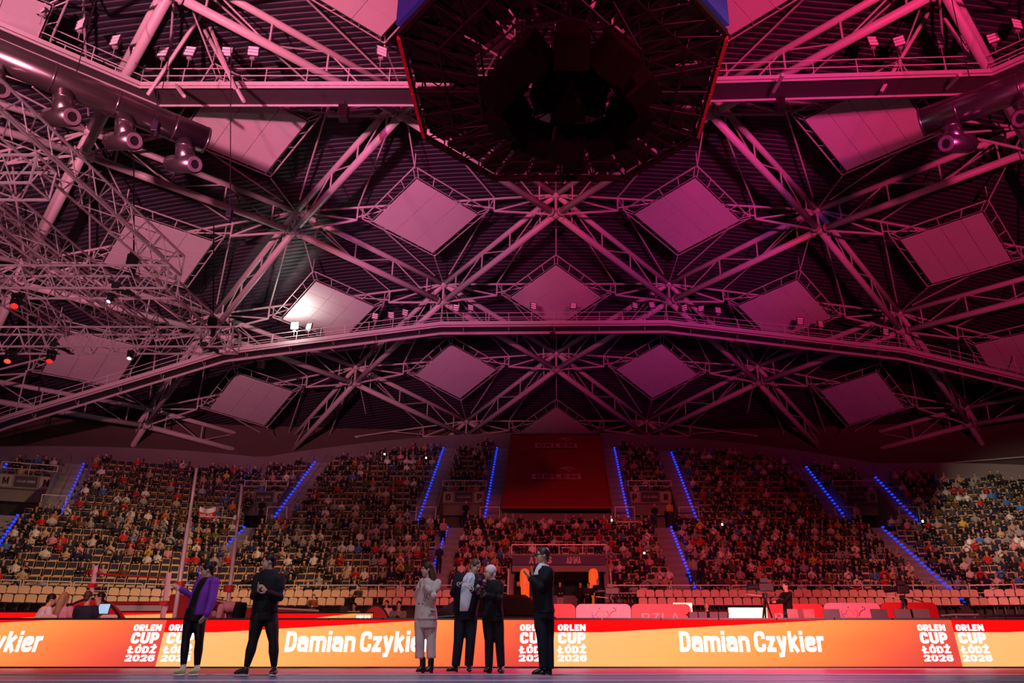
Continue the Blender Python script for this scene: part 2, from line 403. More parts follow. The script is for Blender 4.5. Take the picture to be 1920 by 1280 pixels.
# square panels hung in the lattice cells
PANEL = mat('panel_white_board', (0.60, 0.57, 0.58), 0.7, var=0.05, scale=0.8)
rows_t = {-1: 'in the topmost row', 0: 'in the row beside the scoreboard', 1: 'in the row just below the scoreboard', 2: 'in the row partly hidden by the long catwalk', 3: 'in the row under the long catwalk', 4: 'lowest one above the red banner'}
cols_t = {0: 'on the centre line', -1: 'left of centre', 1: 'right of centre', -2: 'second to the left', 2: 'second to the right', -3: 'third to the left', 3: 'third to the right', -4: 'at the far left edge', 4: 'at the far right edge'}
for (k, i) in [(-1, -3), (-1, -1), (-1, 1), (0, -2), (0, 0), (0, 2), (1, -3), (1, -1), (1, 1), (1, 3), (2, -4), (2, -2), (2, 0), (2, 2), (2, 4), (3, -3), (3, -1), (3, 1), (3, 3), (4, 0)]:
    c = roofpt(k, i, .15)
    Nn, Ss, Ll, Rr = [roofpt(*q, .15) for q in ((k - 1, i), (k + 1, i), (k, i - 1), (k, i + 1))]
    th = thing('ceiling_panel', 'pale square ceiling panel ' + rows_t[k] + ('' if k == 4 else ', ' + cols_t[i]), 'ceiling panel', c, 'square panels in the roof lattice')
    n = (Ss - Nn).cross(Rr - Ll).normalized()
    if n.z < 0: n = -n
    a_, b_, c_, d_ = [c.lerp(q, PS) for q in (Nn, Rr, Ss, Ll)]   # corners
    def bl(u, v): return a_.lerp(b_, u).lerp(d_.lerp(c_, u), v)
    nu, nv = 3, 4; g = .0035
    for p in range(nu):
        for q in range(nv):
            u0, u1, v0, v1 = p / nu + g, (p + 1) / nu - g, q / nv + g * .8, (q + 1) / nv - g * .8
            dz = random.uniform(-.006, .006)
            qd = [bl(u0, v0) + n * dz, bl(u1, v0) + n * dz, bl(u1, v1) + n * dz, bl(u0, v1) + n * dz]
            MB().hexa(qd, [x + n * .06 for x in qd]).build('board', PANEL, th)
    MB().hexa([bl(.01, .01) + n * .05, bl(.99, .01) + n * .05, bl(.99, .99) + n * .05, bl(.01, .99) + n * .05], [bl(.01, .01) + n * .09, bl(.99, .01) + n * .09, bl(.99, .99) + n * .09, bl(.01, .99) + n * .09]).build('backing', mat('panel_backing', (.30, .28, .29), .8), th)
    fr = [c.lerp(q, FS) + n * .35 for q in (Nn, Rr, Ss, Ll)]; inn = [c.lerp(q, PS + .012) + n * .1 for q in (Nn, Rr, Ss, Ll)]
    for e in range(4):
        p0, p1, q0, q1 = fr[e], fr[(e + 1) % 4], inn[e], inn[(e + 1) % 4]
        rl = MB().tube(p0, p1, .045, 5).build('frame_rail', STEEL, th)
        MB().tube(q0, q1, .03, 5).build('frame_rail', STEEL_D, th)
        for f in (.03, .25, .5, .75, .97):
            MB().tube(p0.lerp(p1, f), q0.lerp(q1, f), .03, 5).build('rung', STEEL, rl)
    for q in fr: MB().tube(q, q + Vector((0, 0, .9)), .035, 5).build('hanger', STEEL, th)

# outer wall behind the stands (dark), and rim wall handled with the stands
WALLM = mat('brown_plaster_wall', (0.085, 0.055, 0.048), 0.9, var=0.15, scale=0.4)
RIMC, RIMR = Vector((0, 6.6, 0)), 62.5
wv = []; wf = []
for q, a in enumerate(np.linspace(-75, 75, 61)):
    t = R(a); 
    for r_, z in ((RIMR + 5, 6), (RIMR + 5, 26), (RIMR + 5.4, 26), (RIMR + 5.4, 6)): wv.append((RIMC.x + r_ * math.sin(t), RIMC.y + r_ * math.cos(t), z))
for q in range(60):
    for e in range(4): wf.append((q * 4 + e, q * 4 + (e + 1) % 4, q * 4 + 4 + (e + 1) % 4, q * 4 + 4 + e))
tag(MB().add(wv, wf).build('wall_back', WALLM), kind='structure')
# conduit along the wall
o = MB().path([(RIMC.x + (RIMR + 4.8) * math.sin(R(a)), RIMC.y + (RIMR + 4.8) * math.cos(R(a)), 15.4 - abs(a) * .03) for a in range(-60, -26, 2)], .08).build('pipe_rail', STEEL_D); tag(o, 'thin pipe running along the brown wall above the left stand', 'pipe')
o = MB().path([(RIMC.x + (RIMR + 4.8) * math.sin(R(a)), RIMC.y + (RIMR + 4.8) * math.cos(R(a)), 15.4 - abs(a) * .03) for a in range(26, 60, 2)], .08).build('pipe_rail', STEEL_D); tag(o, 'thin pipe running along the brown wall above the right stand', 'pipe')

# ================================================================ CATWALKS
def catwalk(label, pts, wdir, wd=1.25, fas=.40, rail=1.05, step=1.7, under=True, drop=.3):
    """pts: underside near edge polyline, wdir: vector across the walkway"""
    th = thing('catwalk', label, 'catwalk', pts[0])
    wv = Vector(wdir).normalized() * wd
    for a, b in zip(pts[:-1], pts[1:]):
        for off in (Vector((0, 0, 0)), wv):
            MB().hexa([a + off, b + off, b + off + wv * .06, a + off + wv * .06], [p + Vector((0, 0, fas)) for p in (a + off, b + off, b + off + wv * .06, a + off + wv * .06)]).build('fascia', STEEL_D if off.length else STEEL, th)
            MB().tube(a + off, b + off, .05, 6).build('edge_flange', STEEL, th)
            for h in (fas + (rail - fas) * .45, rail): MB().tube(a + off + Vector((0, 0, h)), b + off + Vector((0, 0, h)), .028, 6).build('handrail', STEEL, th)
            L = (b - a).length; n = max(1, round(L / step))
            for q in range(n + 1):
                p = a.lerp(b, q / n) + off
                MB().tube(p + Vector((0, 0, fas)), p + Vector((0, 0, rail)), .028, 6).build('rail_post', STEEL, th)
        dk = Vector((0, 0, .08))
        MB().hexa([a + dk, b + dk, b + wv + dk, a + wv + dk], [a + dk * 1.6, b + dk * 1.6, b + wv + dk * 1.6, a + wv + dk * 1.6]).build('deck', mat('catwalk_deck_dark', (.05, .04, .045), .7), th)
        if under:
            d_ = Vector((0, 0, -drop)) + wv * .5
            MB().tube(a + d_, b + d_, .09, 8).build('lower_tube', STEEL, th)
            L = (b - a).length; n = max(1, round(L / 3.2))
            for q in range(n):
                p = a.lerp(b, (q + .5) / n); MB().tube(p + wv * .5 + Vector((0, 0, .1)), p + d_, .04, 5).build('strut', STEEL_D, th)
                MB().tube(p + wv * .1 + Vector((0, 0, .05)), p + d_, .03, 5).build('strut', STEEL_D, th)
    return th
CWY = 52.8
cw_px = [(-190, 858), (15, 786), (417, 664), (825, 612), (1253, 609), (1697, 661), (1920, 714), (2060, 752)]
cw_pts = [P(x, y, CWY) for x, y in cw_px]
cw = catwalk('long pale catwalk with handrails curving across the whole roof above the stands', cw_pts, (0, 1, 0))
for p in cw_pts[1:-1]:
    q = Vector((p.x, p.y + .6, roofz(p.x, p.y) + .1))
    MB().tube(p + Vector((0, .6, .3)), q, .05, 6).build('hanger', STEEL, cw)
NY = 31.0
catL = catwalk('pale catwalk above the left ventilation duct, running behind the scoreboard', [PZ(-160, -15, 25.2), PZ(262, 164, 25.2), PZ(1040, 163, 25.2)], (0.2, 1, 0), 1.4, .34, 1.1, 2.0, False)
catR = catwalk('pale catwalk running right from the scoreboard towards right duct', [PZ(1041, 163, 25.2), PZ(1860, 140, 25.2), PZ(2020, 70, 25.2)], (-0.1, 1, 0), 1.4, .34, 1.1, 2.0, False)
def hang(cat, x0, y0, x1, y1, dep=NY, r=.09):
    MB().tube(P(x0, y0, dep), P(x1, y1, dep - 1.5), r, 6).build('hanger', STEEL, cat)
for a in ((277, 178, 396, -2), (370, 33, 457, 190), (385, 30, 440, 165), (330, 160, 345, 180)): hang(catL, *a)
for a in ((1652, 172, 1752, 5), (1848, 152, 1748, 0), (1450, 172, 1468, 140), (1775, 165, 1800, 140)): hang(catR, *a)
# two short bridges seen through the scoreboard ring
catwalk('short slanting bridge seen through the scoreboard ring at left', [PZ(850, 5, 25.4), PZ(965, 78, 25.4)], (-.4, 1, 0), 1.3, .3, 1.0, 2.0, False)
catwalk('short slanting bridge seen through the scoreboard ring at right', [PZ(1155, 72, 25.4), PZ(1262, 0, 25.4)], (.4, 1, 0), 1.3, .3, 1.0, 2.0, False)

# ================================================================ VENTILATION DUCTS
DUCT = mat('brushed_duct_steel', (0.24, 0.22, 0.22), 0.25, 0.9, var=0.15, scale=2)
def ring_band(a, b, r, n=20): return MB().tube(a, b, r, n)
def duct(label, end, far, r, fr, flip):
    th = thing('ventilation_duct', label, 'duct', end)
    d = (far - end).normalized(); L = (far - end).length
    bo = MB()
    u = d.cross(Vector((0, 0, 1))).normalized(); w_ = u.cross(d)
    bo.loft([(end + d * t, u * r, w_ * r) for t in (0, L)], 24).build('duct_body', DUCT, th, True)
    t = 1.3
    while t < L:
        MB().loft([(end + d * (t - .04), u * r * 1.015, w_ * r * 1.015), (end + d * (t + .04), u * r * 1.015, w_ * r * 1.015)], 24).build('duct_seam', DUCT, th, True); t += 2.2
    MB().loft([(end - d * .03, u * r * 1.02, w_ * r * 1.02), (end + d * .06, u * r * 1.02, w_ * r * 1.02)], 24).build('end_cap', DUCT, th, True)
    for t in fr:
        base = end + d * t - Vector((0, 0, r * .75))
        s0 = base; s1 = base + Vector((0, 0, -1.05)) - d * flip * .12
        rr = r * .66
        e = Vector((1, 0, 0)); f_ = Vector((0, 1, 0))
        nz = MB().loft([(s0, e * rr, f_ * rr), (s1, e * rr, f_ * rr)], 18).build('nozzle_neck', DUCT, th, True)
        MB().loft([(s0.lerp(s1, .28), e * rr * 1.04, f_ * rr * 1.04), (s0.lerp(s1, .34), e * rr * 1.04, f_ * rr * 1.04)], 18).build('collar', DUCT, nz, True)
        out = Vector((0.85 * flip, -.45, -.30)).normalized()   # outlet points to the floor
        b0 = s1 - out * .95 + Vector((0, 0, .02)); b1 = s1 + out * .70
        uu = out.cross(Vector((0, 0, 1))).normalized(); ww = uu.cross(out)
        MB().loft([(b0, uu * rr * .9, ww * rr * .9), (b0 + out * .1, uu * rr, ww * rr), (b1, uu * rr, ww * rr)], 18).build('nozzle_body', DUCT, th, True)
        ro = rr * .86; ri = rr * .5
        lip = MB().loft([(b1, uu * ro, ww * ro), (b1 + out * .06, uu * ro * .95, ww * ro * .95), (b1 + out * .05, uu * ri, ww * ri), (b1 - out * .12, uu * ri * .9, ww * ri * .9)], 18, False)
        lip.build('nozzle_lip', mat('nozzle_white_ring', (.16, .12, .14), .5, var=.05), th)
        MB().loft([(b1 + out * .012, uu * ri * .98, ww * ri * .98), (b1 + out * .02, uu * ri * .98, ww * ri * .98)], 18).build('nozzle_opening', BLACK, th)
    for t in (2.0, 5.0):
        p = end + d * t; MB().tube(p + Vector((0, 0, r)), p + Vector((0, 0, 5.5)), .02, 5).build('hanger_wire', BLACK, th)
    return th
ZD = 20.2
eL, fL = PZ(385, 263, ZD), PZ(-170, 35, ZD)
duct('round steel ventilation duct with four nozzles at upper left', eL, fL, .56, (0.75, 3.05, 5.2, 7.45, 9.8), 1)
eR, fR = PZ(1728, 230, ZD), PZ(2080, 105, ZD)
duct('round steel ventilation duct with nozzles at upper right', eR, fR, .56, (0.95, 3.5, 5.9), -1)

# ================================================================ SCOREBOARD RING
SBZ = 15.4
sb = thing('scoreboard_ring', 'dark octagonal scoreboard frame hanging from the roof centre', 'scoreboard', (0.3, 18.9, SBZ))
def oc(x, y, z=0): return Vector((0.28 + x, 18.9 + y, SBZ + z))
HX, CXX, FYH, SYH = 4.28, 2.25, 4.6, 2.25
octo = [(-CXX, FYH), (CXX, FYH), (HX, SYH), (HX, -SYH), (CXX, -FYH), (-CXX, -FYH), (-HX, -SYH), (-HX, SYH)]
inner = [(x * .56, y * .56) for x, y in octo]
mid = [(x * .78, y * .78) for x, y in octo]
REDP = mat('red_edge_panel', (0.55, 0.04, 0.07), 0.5, var=.1)
for lev, z in (('lower', 0), ('upper', 1.5)):
    for ring in (octo, mid, inner):
        for e in range(8):
            a, b = ring[e], ring[(e + 1) % 8]
            MB().tube(oc(*a, z), oc(*b, z), .035, 6).build('ring_tube', DARKFR, sb)
    for e in range(8):
        for f in (0, .25, .5, .75):
            a = [r_[e][0] + (r_[(e + 1) % 8][0] - r_[e][0]) * f for r_ in (octo, inner)], [r_[e][1] + (r_[(e + 1) % 8][1] - r_[e][1]) * f for r_ in (octo, inner)]
            g2 = f + .25
            b = [r_[e][0] + (r_[(e + 1) % 8][0] - r_[e][0]) * g2 for r_ in (octo, inner)], [r_[e][1] + (r_[(e + 1) % 8][1] - r_[e][1]) * g2 for r_ in (octo, inner)]
            q0, q1 = oc(a[0][0], a[1][0], z), oc(a[0][1], a[1][1], z); r0, r1 = oc(b[0][0], b[1][0], z), oc(b[0][1], b[1][1], z)
            MB().tube(q0, q1, .028, 5).build('cross_tube', DARKFR, sb)
            m0, m1 = q0.lerp(q1, .5), r0.lerp(r1, .5)
            for s_, t_ in ((q0, m1), (r1, m0)) if lev == 'lower' else ((m0, r0), (q1, m1)):
                MB().tube(s_, t_, .02, 5).build('cross_tube', DARKFR, sb)
            MB().tube(q0, oc(a[0][0], a[1][0], 1.5 - z), .024, 5).build('upright', DARKFR, sb) if lev == 'lower' else MB().tube(m0 - Vector((0, 0, 1.5)), r0, .02, 5).build('upright', DARKFR, sb)
# dense black equipment and cabling boxes in the ring
for e in range(8):
    for f in (.12, .37, .62, .87):
        rr = .70
        x = (octo[e][0] * (1 - f) + octo[(e + 1) % 8][0] * f) * (rr + random.uniform(-.07, .1)); y_ = (octo[e][1] * (1 - f) + octo[(e + 1) % 8][1] * f) * (rr + random.uniform(-.07, .1))
        MB().box(oc(x, y_, .95), (random.uniform(.5, 1.1), random.uniform(.5, 1.1), random.uniform(.4, .8)), Matrix.Rotation(random.uniform(0, 3), 3, 'Z')).build('equipment_box', BLACK, sb)
# black underside trays of the screens, laid over the ring
for e in range(8):
    for q in range(4):
        f0, f1 = q / 4 + .02, (q + 1) / 4 - .03
        qd = []
        for f, k in ((f0, .57), (f1, .57), (f1, .985), (f0, .985)):
            x = (octo[e][0] * (1 - f) + octo[(e + 1) % 8][0] * f) * k; y_ = (octo[e][1] * (1 - f) + octo[(e + 1) % 8][1] * f) * k; qd.append(oc(x, y_, .14 + .08 * ((q + e) % 2)))
        MB().hexa(qd, [p + Vector((0, 0, .12)) for p in qd]).build('screen_tray', BLACK, sb)
# red side panels and the screens above the edges
for e in range(8):
    a, b = Vector(octo[e]), Vector(octo[(e + 1) % 8]); n = 4
    nd = Vector(((a + b).x, (a + b).y)).normalized() * .1
    if e in (2, 6):
        for q in range(n):
            p, r_ = a.lerp(b, q / n + .012), a.lerp(b, (q + 1) / n - .012)
            MB().hexa([oc(p.x, p.y, -.06), oc(r_.x, r_.y, -.06), oc(r_.x + nd.x, r_.y + nd.y, -.06), oc(p.x + nd.x, p.y + nd.y, -.06)], [oc(p.x, p.y, .28), oc(r_.x, r_.y, .28), oc(r_.x + nd.x, r_.y + nd.y, .28), oc(p.x + nd.x, p.y + nd.y, .28)]).build('edge_panel', REDP, sb)
    else:
        MB().hexa([oc(a.x, a.y, -.04), oc(b.x, b.y, -.04), oc(b.x + nd.x, b.y + nd.y, -.04), oc(a.x + nd.x, a.y + nd.y, -.04)], [oc(a.x, a.y, .16), oc(b.x, b.y, .16), oc(b.x + nd.x, b.y + nd.y, .16), oc(a.x + nd.x, a.y + nd.y, .16)]).build('edge_panel', DARKFR, sb)
BLUE_S = mat('blue_screen_back', (0.03, 0.03, 0.25), .6, emit=(.05, .06, .5), strength=.12)
for e, mm in ((5, BLUE_S), (3, BLUE_S)):
    a, b = Vector(octo[e]), Vector(octo[(e + 1) % 8]); 
    MB().hexa([oc(a.x, a.y, .3), oc(b.x, b.y, .3), oc(b.x * 1.03, b.y * 1.03, .3), oc(a.x * 1.03, a.y * 1.03, .3)], [oc(a.x, a.y, 2.6), oc(b.x, b.y, 2.6), oc(b.x * 1.03, b.y * 1.03, 2.6), oc(a.x * 1.03, a.y * 1.03, 2.6)]).build('screen', mm, sb)
# hanging loudspeaker cluster: tilted black cabinets in a ring
cl = thing('speaker_cluster', 'cluster of black tilted loudspeaker cabinets hanging inside the scoreboard ring', 'loudspeaker', (0.45, 18.2, 13.6))
CAB = mat('speaker_cabinet', (0.005, 0.003, 0.004), .8, var=.3, spec=.1); GRL = mat('speaker_grille', (0.014, 0.005, 0.006), .9, var=.3, spec=.1)
cc = PZ(1068, 190, 13.8)
for q in range(10):
    t = 2 * math.pi * (q + .5) / 10
    p = cc + Vector((math.cos(t) * 1.72, math.sin(t) * 2.2, 0.15 * math.sin(t)))
    M = Matrix.Rotation(t - math.pi / 2 + .12 * (q % 3 - 1), 3, 'Z') @ Matrix.Rotation(R(28 + 7 * (q % 2)), 3, 'X')
    bx = MB().prism([(-.42, -.5), (.42, -.5), (.36, .5), (-.36, .5)], -.42, .42, M @ Matrix.Identity(3)); 
    mb = MB(); mb.add([Vector(v) + p for v in bx.v], bx.f); cb = bevel(mb.build('speaker_cabinet', CAB, cl), .02)
    MB().box(p + M @ Vector((0, .435, 0)), (.74, .02, .9), M).build('grille', GRL, cb)
for q in range(5):
    t = 2 * math.pi * (q + .3) / 5; p = cc + Vector((math.cos(t) * .62, math.sin(t) * .68, .35)); M = Matrix.Rotation(t, 3, 'Z') @ Matrix.Rotation(R(24), 3, 'X')
    bevel(MB().box(p, (.72, .62, .9), M).build('speaker_cabinet', CAB, cl), .02)
bevel(MB().box(cc + Vector((.02, 0, .1)), (.82, .8, .95)).build('speaker_cabinet', CAB, cl), .02)
for q in range(12):
    t = 2 * math.pi * q / 12; a = cc + Vector((math.cos(t) * 2.05, math.sin(t) * 2.15, .75)); b = cc + Vector((math.cos(t + .52) * 2.05, math.sin(t + .52) * 2.15, .75))
    MB().tube(a, b, .04, 6).build('hoop_tube', BLACK, cl); MB().tube(a, cc + Vector((math.cos(t) * .35, math.sin(t) * .35, 3.2)), .035, 5).build('hanger', BLACK, cl)
    MB().tube(b, a + Vector((0, 0, .9)), .025, 5).build('hoop_tube', BLACK, cl)
for dx in (-1.15, -.45, .4, 1.1):
    for dy in (-.6, .6):
        MB().tube(cc + Vector((dx, dy, .8)), cc + Vector((dx * .8, dy, 11)), .05, 6).build('hanger', BLACK, cl)
    for z in range(6): MB().tube(cc + Vector((dx, -.6, 1 + z)), cc + Vector((dx, .6, 2 + z)), .025, 5).build('hanger', BLACK, cl)

# ================================================================ STAGE TRUSSES (left)
def box_truss(label, a, b, s=.56, r=.03, pitch=.30, m=ALU):
    a, b = Vector(a), Vector(b); th = thing('stage_truss', label, 'truss', a)
    d = (b - a).normalized(); L = (b - a).length; side = d.cross(Vector((0, 0, 1))).normalized(); up = side.cross(d)
    cor = [side * (x * s / 2) + up * (z * s / 2) for x, z in ((-1, -1), (1, -1), (1, 1), (-1, 1))]
    for c in cor: MB().tube(a + c, b + c, r, 6).build('chord', m, th)
    for e in range(4):
        pq = pitch if e % 2 else pitch * 1.6
        n = max(2, int(L / pq)); pt = L / n; c0, c1 = cor[e], cor[(e + 1) % 4]
        for ph in (0, 1):
            me = MB().tube(c0 if ph == 0 else c1, (c1 if ph == 0 else c0) + d * pt, r * .5, 5).mesh('lacing', m)
            for q in range(ph, n, 2): inst('lacing', me, th, Matrix.Translation(d * (q * pt)))
    for p in (a, b):
        for e in range(4): MB().tube(p + cor[e], p + cor[(e + 1) % 4], r * .8, 5).build('end_bar', m, th)
    return th
TZ = 8.1
T1 = [(-19.5, 20, TZ), (-8.55, 20, TZ)]; T2 = [(-16.5, 16.3, TZ), (-8.6, 16.3, TZ)]; T3 = [(-13.5, 12, TZ), (-8.95, 12, TZ)]
box_truss('aluminium stage truss, lowest one, with lit red lamp hanging below', *T1)
box_truss('aluminium stage truss running across, second from the bottom at left', *T2)
box_truss('short end of an aluminium stage truss under the left duct', *T3)
box_truss('long pink-lit stage truss slanting down from the left edge', (-9.7, 4, TZ + .85), (-9.15, 17.2, TZ + .85), .5, .03, .34)
box_truss('stage truss running away below the slanting one, right of the grid', (-9.5, 16.7, TZ + .52), (-9.5, 20.6, TZ + .52), .46, .028, .34)
box_truss('stage truss running away in the middle of the grid, right of a pair', (-11.0, 8.0, TZ + .52), (-11.0, 20.6, TZ + .52), .46, .028, .34)
box_truss('stage truss running away in the middle of the grid, left of a pair', (-11.75, 8.0, TZ + .52), (-11.75, 20.6, TZ + .52), .46, .028, .34)
box_truss('stage truss running away at the left edge of the grid', (-13.6, 9.0, TZ + .52), (-13.6, 20.4, TZ + .52), .46, .028, .4)

def moving_head(label, p, color=None, strength=0, power=0, tilt=0.25, s=.58):
    th = thing('moving_head_lamp', label, 'stage light', p)
    p = Vector(p)
    MB().box(p + Vector((0, 0, -.06 * s)), (.34 * s, .26 * s, .12 * s)).build('base', BLACK, th)
    for x in (-.17, .17): MB().box(p + Vector((x * s, 0, -.28 * s)), (.04 * s, .12 * s, .36 * s)).build('yoke_arm', BLACK, th)
    d = Vector((tilt, -.55, -1)).normalized(); c = p + Vector((0, 0, -.38 * s)); u = d.orthogonal().normalized(); w_ = d.cross(u)
    MB().loft([(c - d * .2 * s, u * .08 * s, w_ * .08 * s), (c - d * .12 * s, u * .13 * s, w_ * .13 * s), (c + d * .2 * s, u * .15 * s, w_ * .15 * s)], 14).build('lamp_head', BLACK, th, True)
    lm = mat('lens_dark', (.02, .02, .02), .1) if color is None else mat('lens_%d_%d_%d' % tuple(int(c_ * 99) for c_ in color) + str(strength), (.1, .1, .1), .2, emit=color, strength=strength)
    MB().loft([(c + d * .2 * s, u * .135 * s, w_ * .135 * s), (c + d * .215 * s, u * .12 * s, w_ * .12 * s)], 14).build('lens', lm, th)
    if power:
        l = bpy.data.lights.new('stage_beam', 'SPOT'); l.color = color; l.energy = power; l.spot_size = R(120); l.spot_blend = .8; l.shadow_soft_size = .12 * s
        lo = bpy.data.objects.new('stage_beam', l); col.objects.link(lo); lo.parent = th; lo.location = (c + d * .24 * s) - p; lo.rotation_euler = d.to_track_quat('-Z', 'Y').to_euler()
    return th
def under(T, px, dz=-.3): 
    x = (px - CX) / F * (T[0][1] * CS + (TZ - CAMH) * SN); return (x, T[0][1], TZ + dz)
moving_head('black moving-head lamp glowing bright red below lowest stage truss', under(T1, 25), (1, .012, .006), 9, 900)
moving_head('black moving-head lamp with red lens, right of the bright red one', under(T1, 103), (1, .012, .006), 1.6, 150)
moving_head('black moving-head lamp with red lens under the second stage truss', under(T2, 40), (1, .012, .006), 1.6, 150)
moving_head('small black lamp with white lens under the lowest stage truss', under(T1, 250), (.8, .9, 1), 2.0, 0, .1, .42)
moving_head('dark lamp with white pinpoint under the second stage truss', under(T2, 214), (.8, .9, 1), 1.2, 0, -.2, .36)
for lab, T, px in (('black rigging clamp near the right end of second stage truss', T2, 240), ('black rigging clamp near the right end of lowest stage truss', T1, 398), ('black rigging clamp left of middle on the lowest stage truss', T1, 122)):
    p = Vector(under(T, px, -.28)); th = thing('rigging_clamp', lab, 'clamp', p)
    MB().box(p + Vector((.1, -.2, -.05)), (.45, .07, .05), Matrix.Rotation(.35, 3, 'Y')).build('clamp_bar', BLACK, th)
    MB().box(p + Vector((-.08, -.25, .05)), (.16, .2, .13), Matrix.Rotation(.2, 3, 'Z')).build('clamp_block', BLACK, th)
    MB().box(p + Vector((.22, -.2, -.08)), (.08, .28, .05)).build('clamp_arm', BLACK, th)
# chain hoists
def hoist(label, px, py, Y, top):
    p = P(px, py, Y); th = thing('chain_hoist', label, 'hoist', p); 
    MB().tube(p + Vector((0, 0, .2)), P(px + 3, top, Y), .018, 5).build('chain', BLACK, th)
    bevel(MB().box(p, (.2, .18, .34)).build('motor', BLACK, th), .02)
    MB().tube(p + Vector((.06, 0, -.16)), p + Vector((.06, 0, -.36)), .06, 8).build('chain_bag', BLACK, th)
    MB().tube(p + Vector((-.06, 0, .15)), p + Vector((-.07, 0, .3)), .03, 6).build('hook', BLACK, th)
hoist('black chain hoist hanging in front of left roof tube', 430, 400, 24, 60)
hoist('black chain hoist hanging in front of left ventilation duct', 292, 238, 19.5, 165)
hoist('small chain hoist above the second stage truss end', 248, 490, 16.3, 300)
hoist('chain hoist above the right end of the lowest stage truss', 398, 607, 20, 420)
# hanging PA boxes under the catwalks
for lab, x, y in (('small black loudspeaker under centre of the long catwalk', 1036, 630), ('small black loudspeaker under the long catwalk, left of centre', 702, 655), ('small black loudspeaker under left part of the long catwalk', 490, 684), ('small black loudspeaker under the long catwalk, right of centre', 1380, 648)):
    p = P(x, y, CWY); th = thing('hanging_speaker', lab, 'loudspeaker', p)
    MB().box(p, (.36, .4, .52)).build('cabinet', BLACK, th); MB().tube(p + Vector((0, 0, .2)), p + Vector((0, 0, 1.0)), .02, 5).build('bracket', BLACK, th); MB().box(p + Vector((0, -.21, 0)), (.3, .02, .44)).build('grille', GRL, th)
for lab, x, y in (('black loudspeaker box below the upper left catwalk', 644, 212), ('black loudspeaker box below the upper right catwalk', 1462, 195)):
    p = P(x, y, 32); th = thing('hanging_speaker', lab, 'loudspeaker', p)
    MB().box(p, (.42, .5, .75)).build('cabinet', BLACK, th); MB().tube(p + Vector((0, 0, .3)), p + Vector((0, 0, 1.2)), .02, 5).build('bracket', BLACK, th); MB().box(p + Vector((0, -.26, 0)), (.36, .02, .66)).build('grille', GRL, th)

# ================================================================ FLOODLIGHTS
HOUS = mat('floodlight_housing', (0.03, 0.028, 0.03), .5); LENS = mat('floodlight_glass_bright', (0.95, 0.92, 0.93), .3, 0.0, var=.04, scale=4)  # lamp reflections are put into the near-white glass colour
LAMPON = mat('lit_flood_lens', (1, 1, 1), .3, emit=(1, .97, .92), strength=60)
lens_me = MB().box((0, -.06, 0), (.5, .05, .13)).mesh('lens_strip', LENS); lens_on = MB().box((0, -.06, 0), (.5, .05, .13)).mesh('lens_strip', LAMPON)
frame_me = MB().box((0, 0, 0), (.62, .08, .66)).box((-.3, -.05, 0), (.04, .1, .66)).box((.3, -.05, 0), (.04, .1, .66)).mesh('housing', HOUS)
post_me = MB().tube((0, .02, -.95), (0, .02, -.42), .025, 6).mesh('post', STEEL_D); br_me = MB().box((0, .03, -.38), (.24, .12, .16)).mesh('bracket', STEEL_D)
def flood(label, x, y, Y, rz, rx, lit=False, s=1.0):
    p = P(x, y, Y); th = thing('floodlight', label, 'floodlight', p, 'roof floodlights')
    S = Matrix.Scale(s, 4)
    M = Matrix.Rotation(R(rz), 4, 'Z') @ Matrix.Rotation(R(-rx), 4, 'X') @ Matrix.Rotation(R(random.uniform(-9, 9)), 4, 'Y') @ S
    inst('housing', frame_me, th, M); inst('post', post_me, th, S); inst('bracket', br_me, th, S)
    for q in (-1, 0, 1): inst('lens_strip', lens_on if lit else lens_me, th, M @ Matrix.Translation((0, 0, q * .205)))
    if lit:
        l = bpy.data.lights.new('flood_beam', 'POINT'); l.color = (1, .93, .86); l.energy = 260; l.shadow_soft_size = .25
        lo = bpy.data.objects.new('flood_beam', l); col.objects.link(lo); lo.parent = th; lo.location = (0, -.5, .1)
ordn = ['first', 'second', 'third', 'fourth', 'fifth', 'sixth', 'seventh', 'eighth', 'ninth', 'tenth', 'eleventh', 'twelfth', 'thirteenth', 'fourteenth', 'fifteenth', 'sixteenth', 'seventeenth']
cwf = [(434, 630), (580, 612), (703, 593), (733, 591), (759, 586), (855, 577), (882, 577), (1000, 574), (1075, 574), (1190, 573), (1222, 572), (1284, 577), (1315, 579), (1346, 582), (1500, 602), (1538, 608), (1660, 622)]
for q, (x, y) in enumerate(cwf): flood('three-strip floodlight on the long catwalk, %s from the left' % ordn[q], x, y, CWY + .2, random.uniform(-35, 35), random.uniform(-5, 20), s=.78)
flood('floodlight switched on and shining white on the left of long catwalk', 553, 611, CWY, 5, 10, True, .9)
upl = [(83, 15), (153, 46), (218, 76), (258, 96), (307, 98), (357, 97), (426, 98), (475, 97), (715, 97), (885, 94)]
for q, (x, y) in enumerate(upl): flood('three-strip floodlight on the upper left catwalk, %s from the left' % ordn[q], x, y, 30.4 if q > 3 else 27 + q, (-30 + 6 * q) if q < 8 else 30, 5, s=.92)
upr = [(1225, 85), (1635, 78), (1686, 78), (1762, 75), (1812, 75), (1862, 72), (1905, 46)]
for q, (x, y) in enumerate(upr): flood('three-strip floodlight on the upper right catwalk, %s from its left end' % ordn[q], x, y, 30.4 if q < 6 else 29, random.uniform(-30, 30), 5, s=.92)
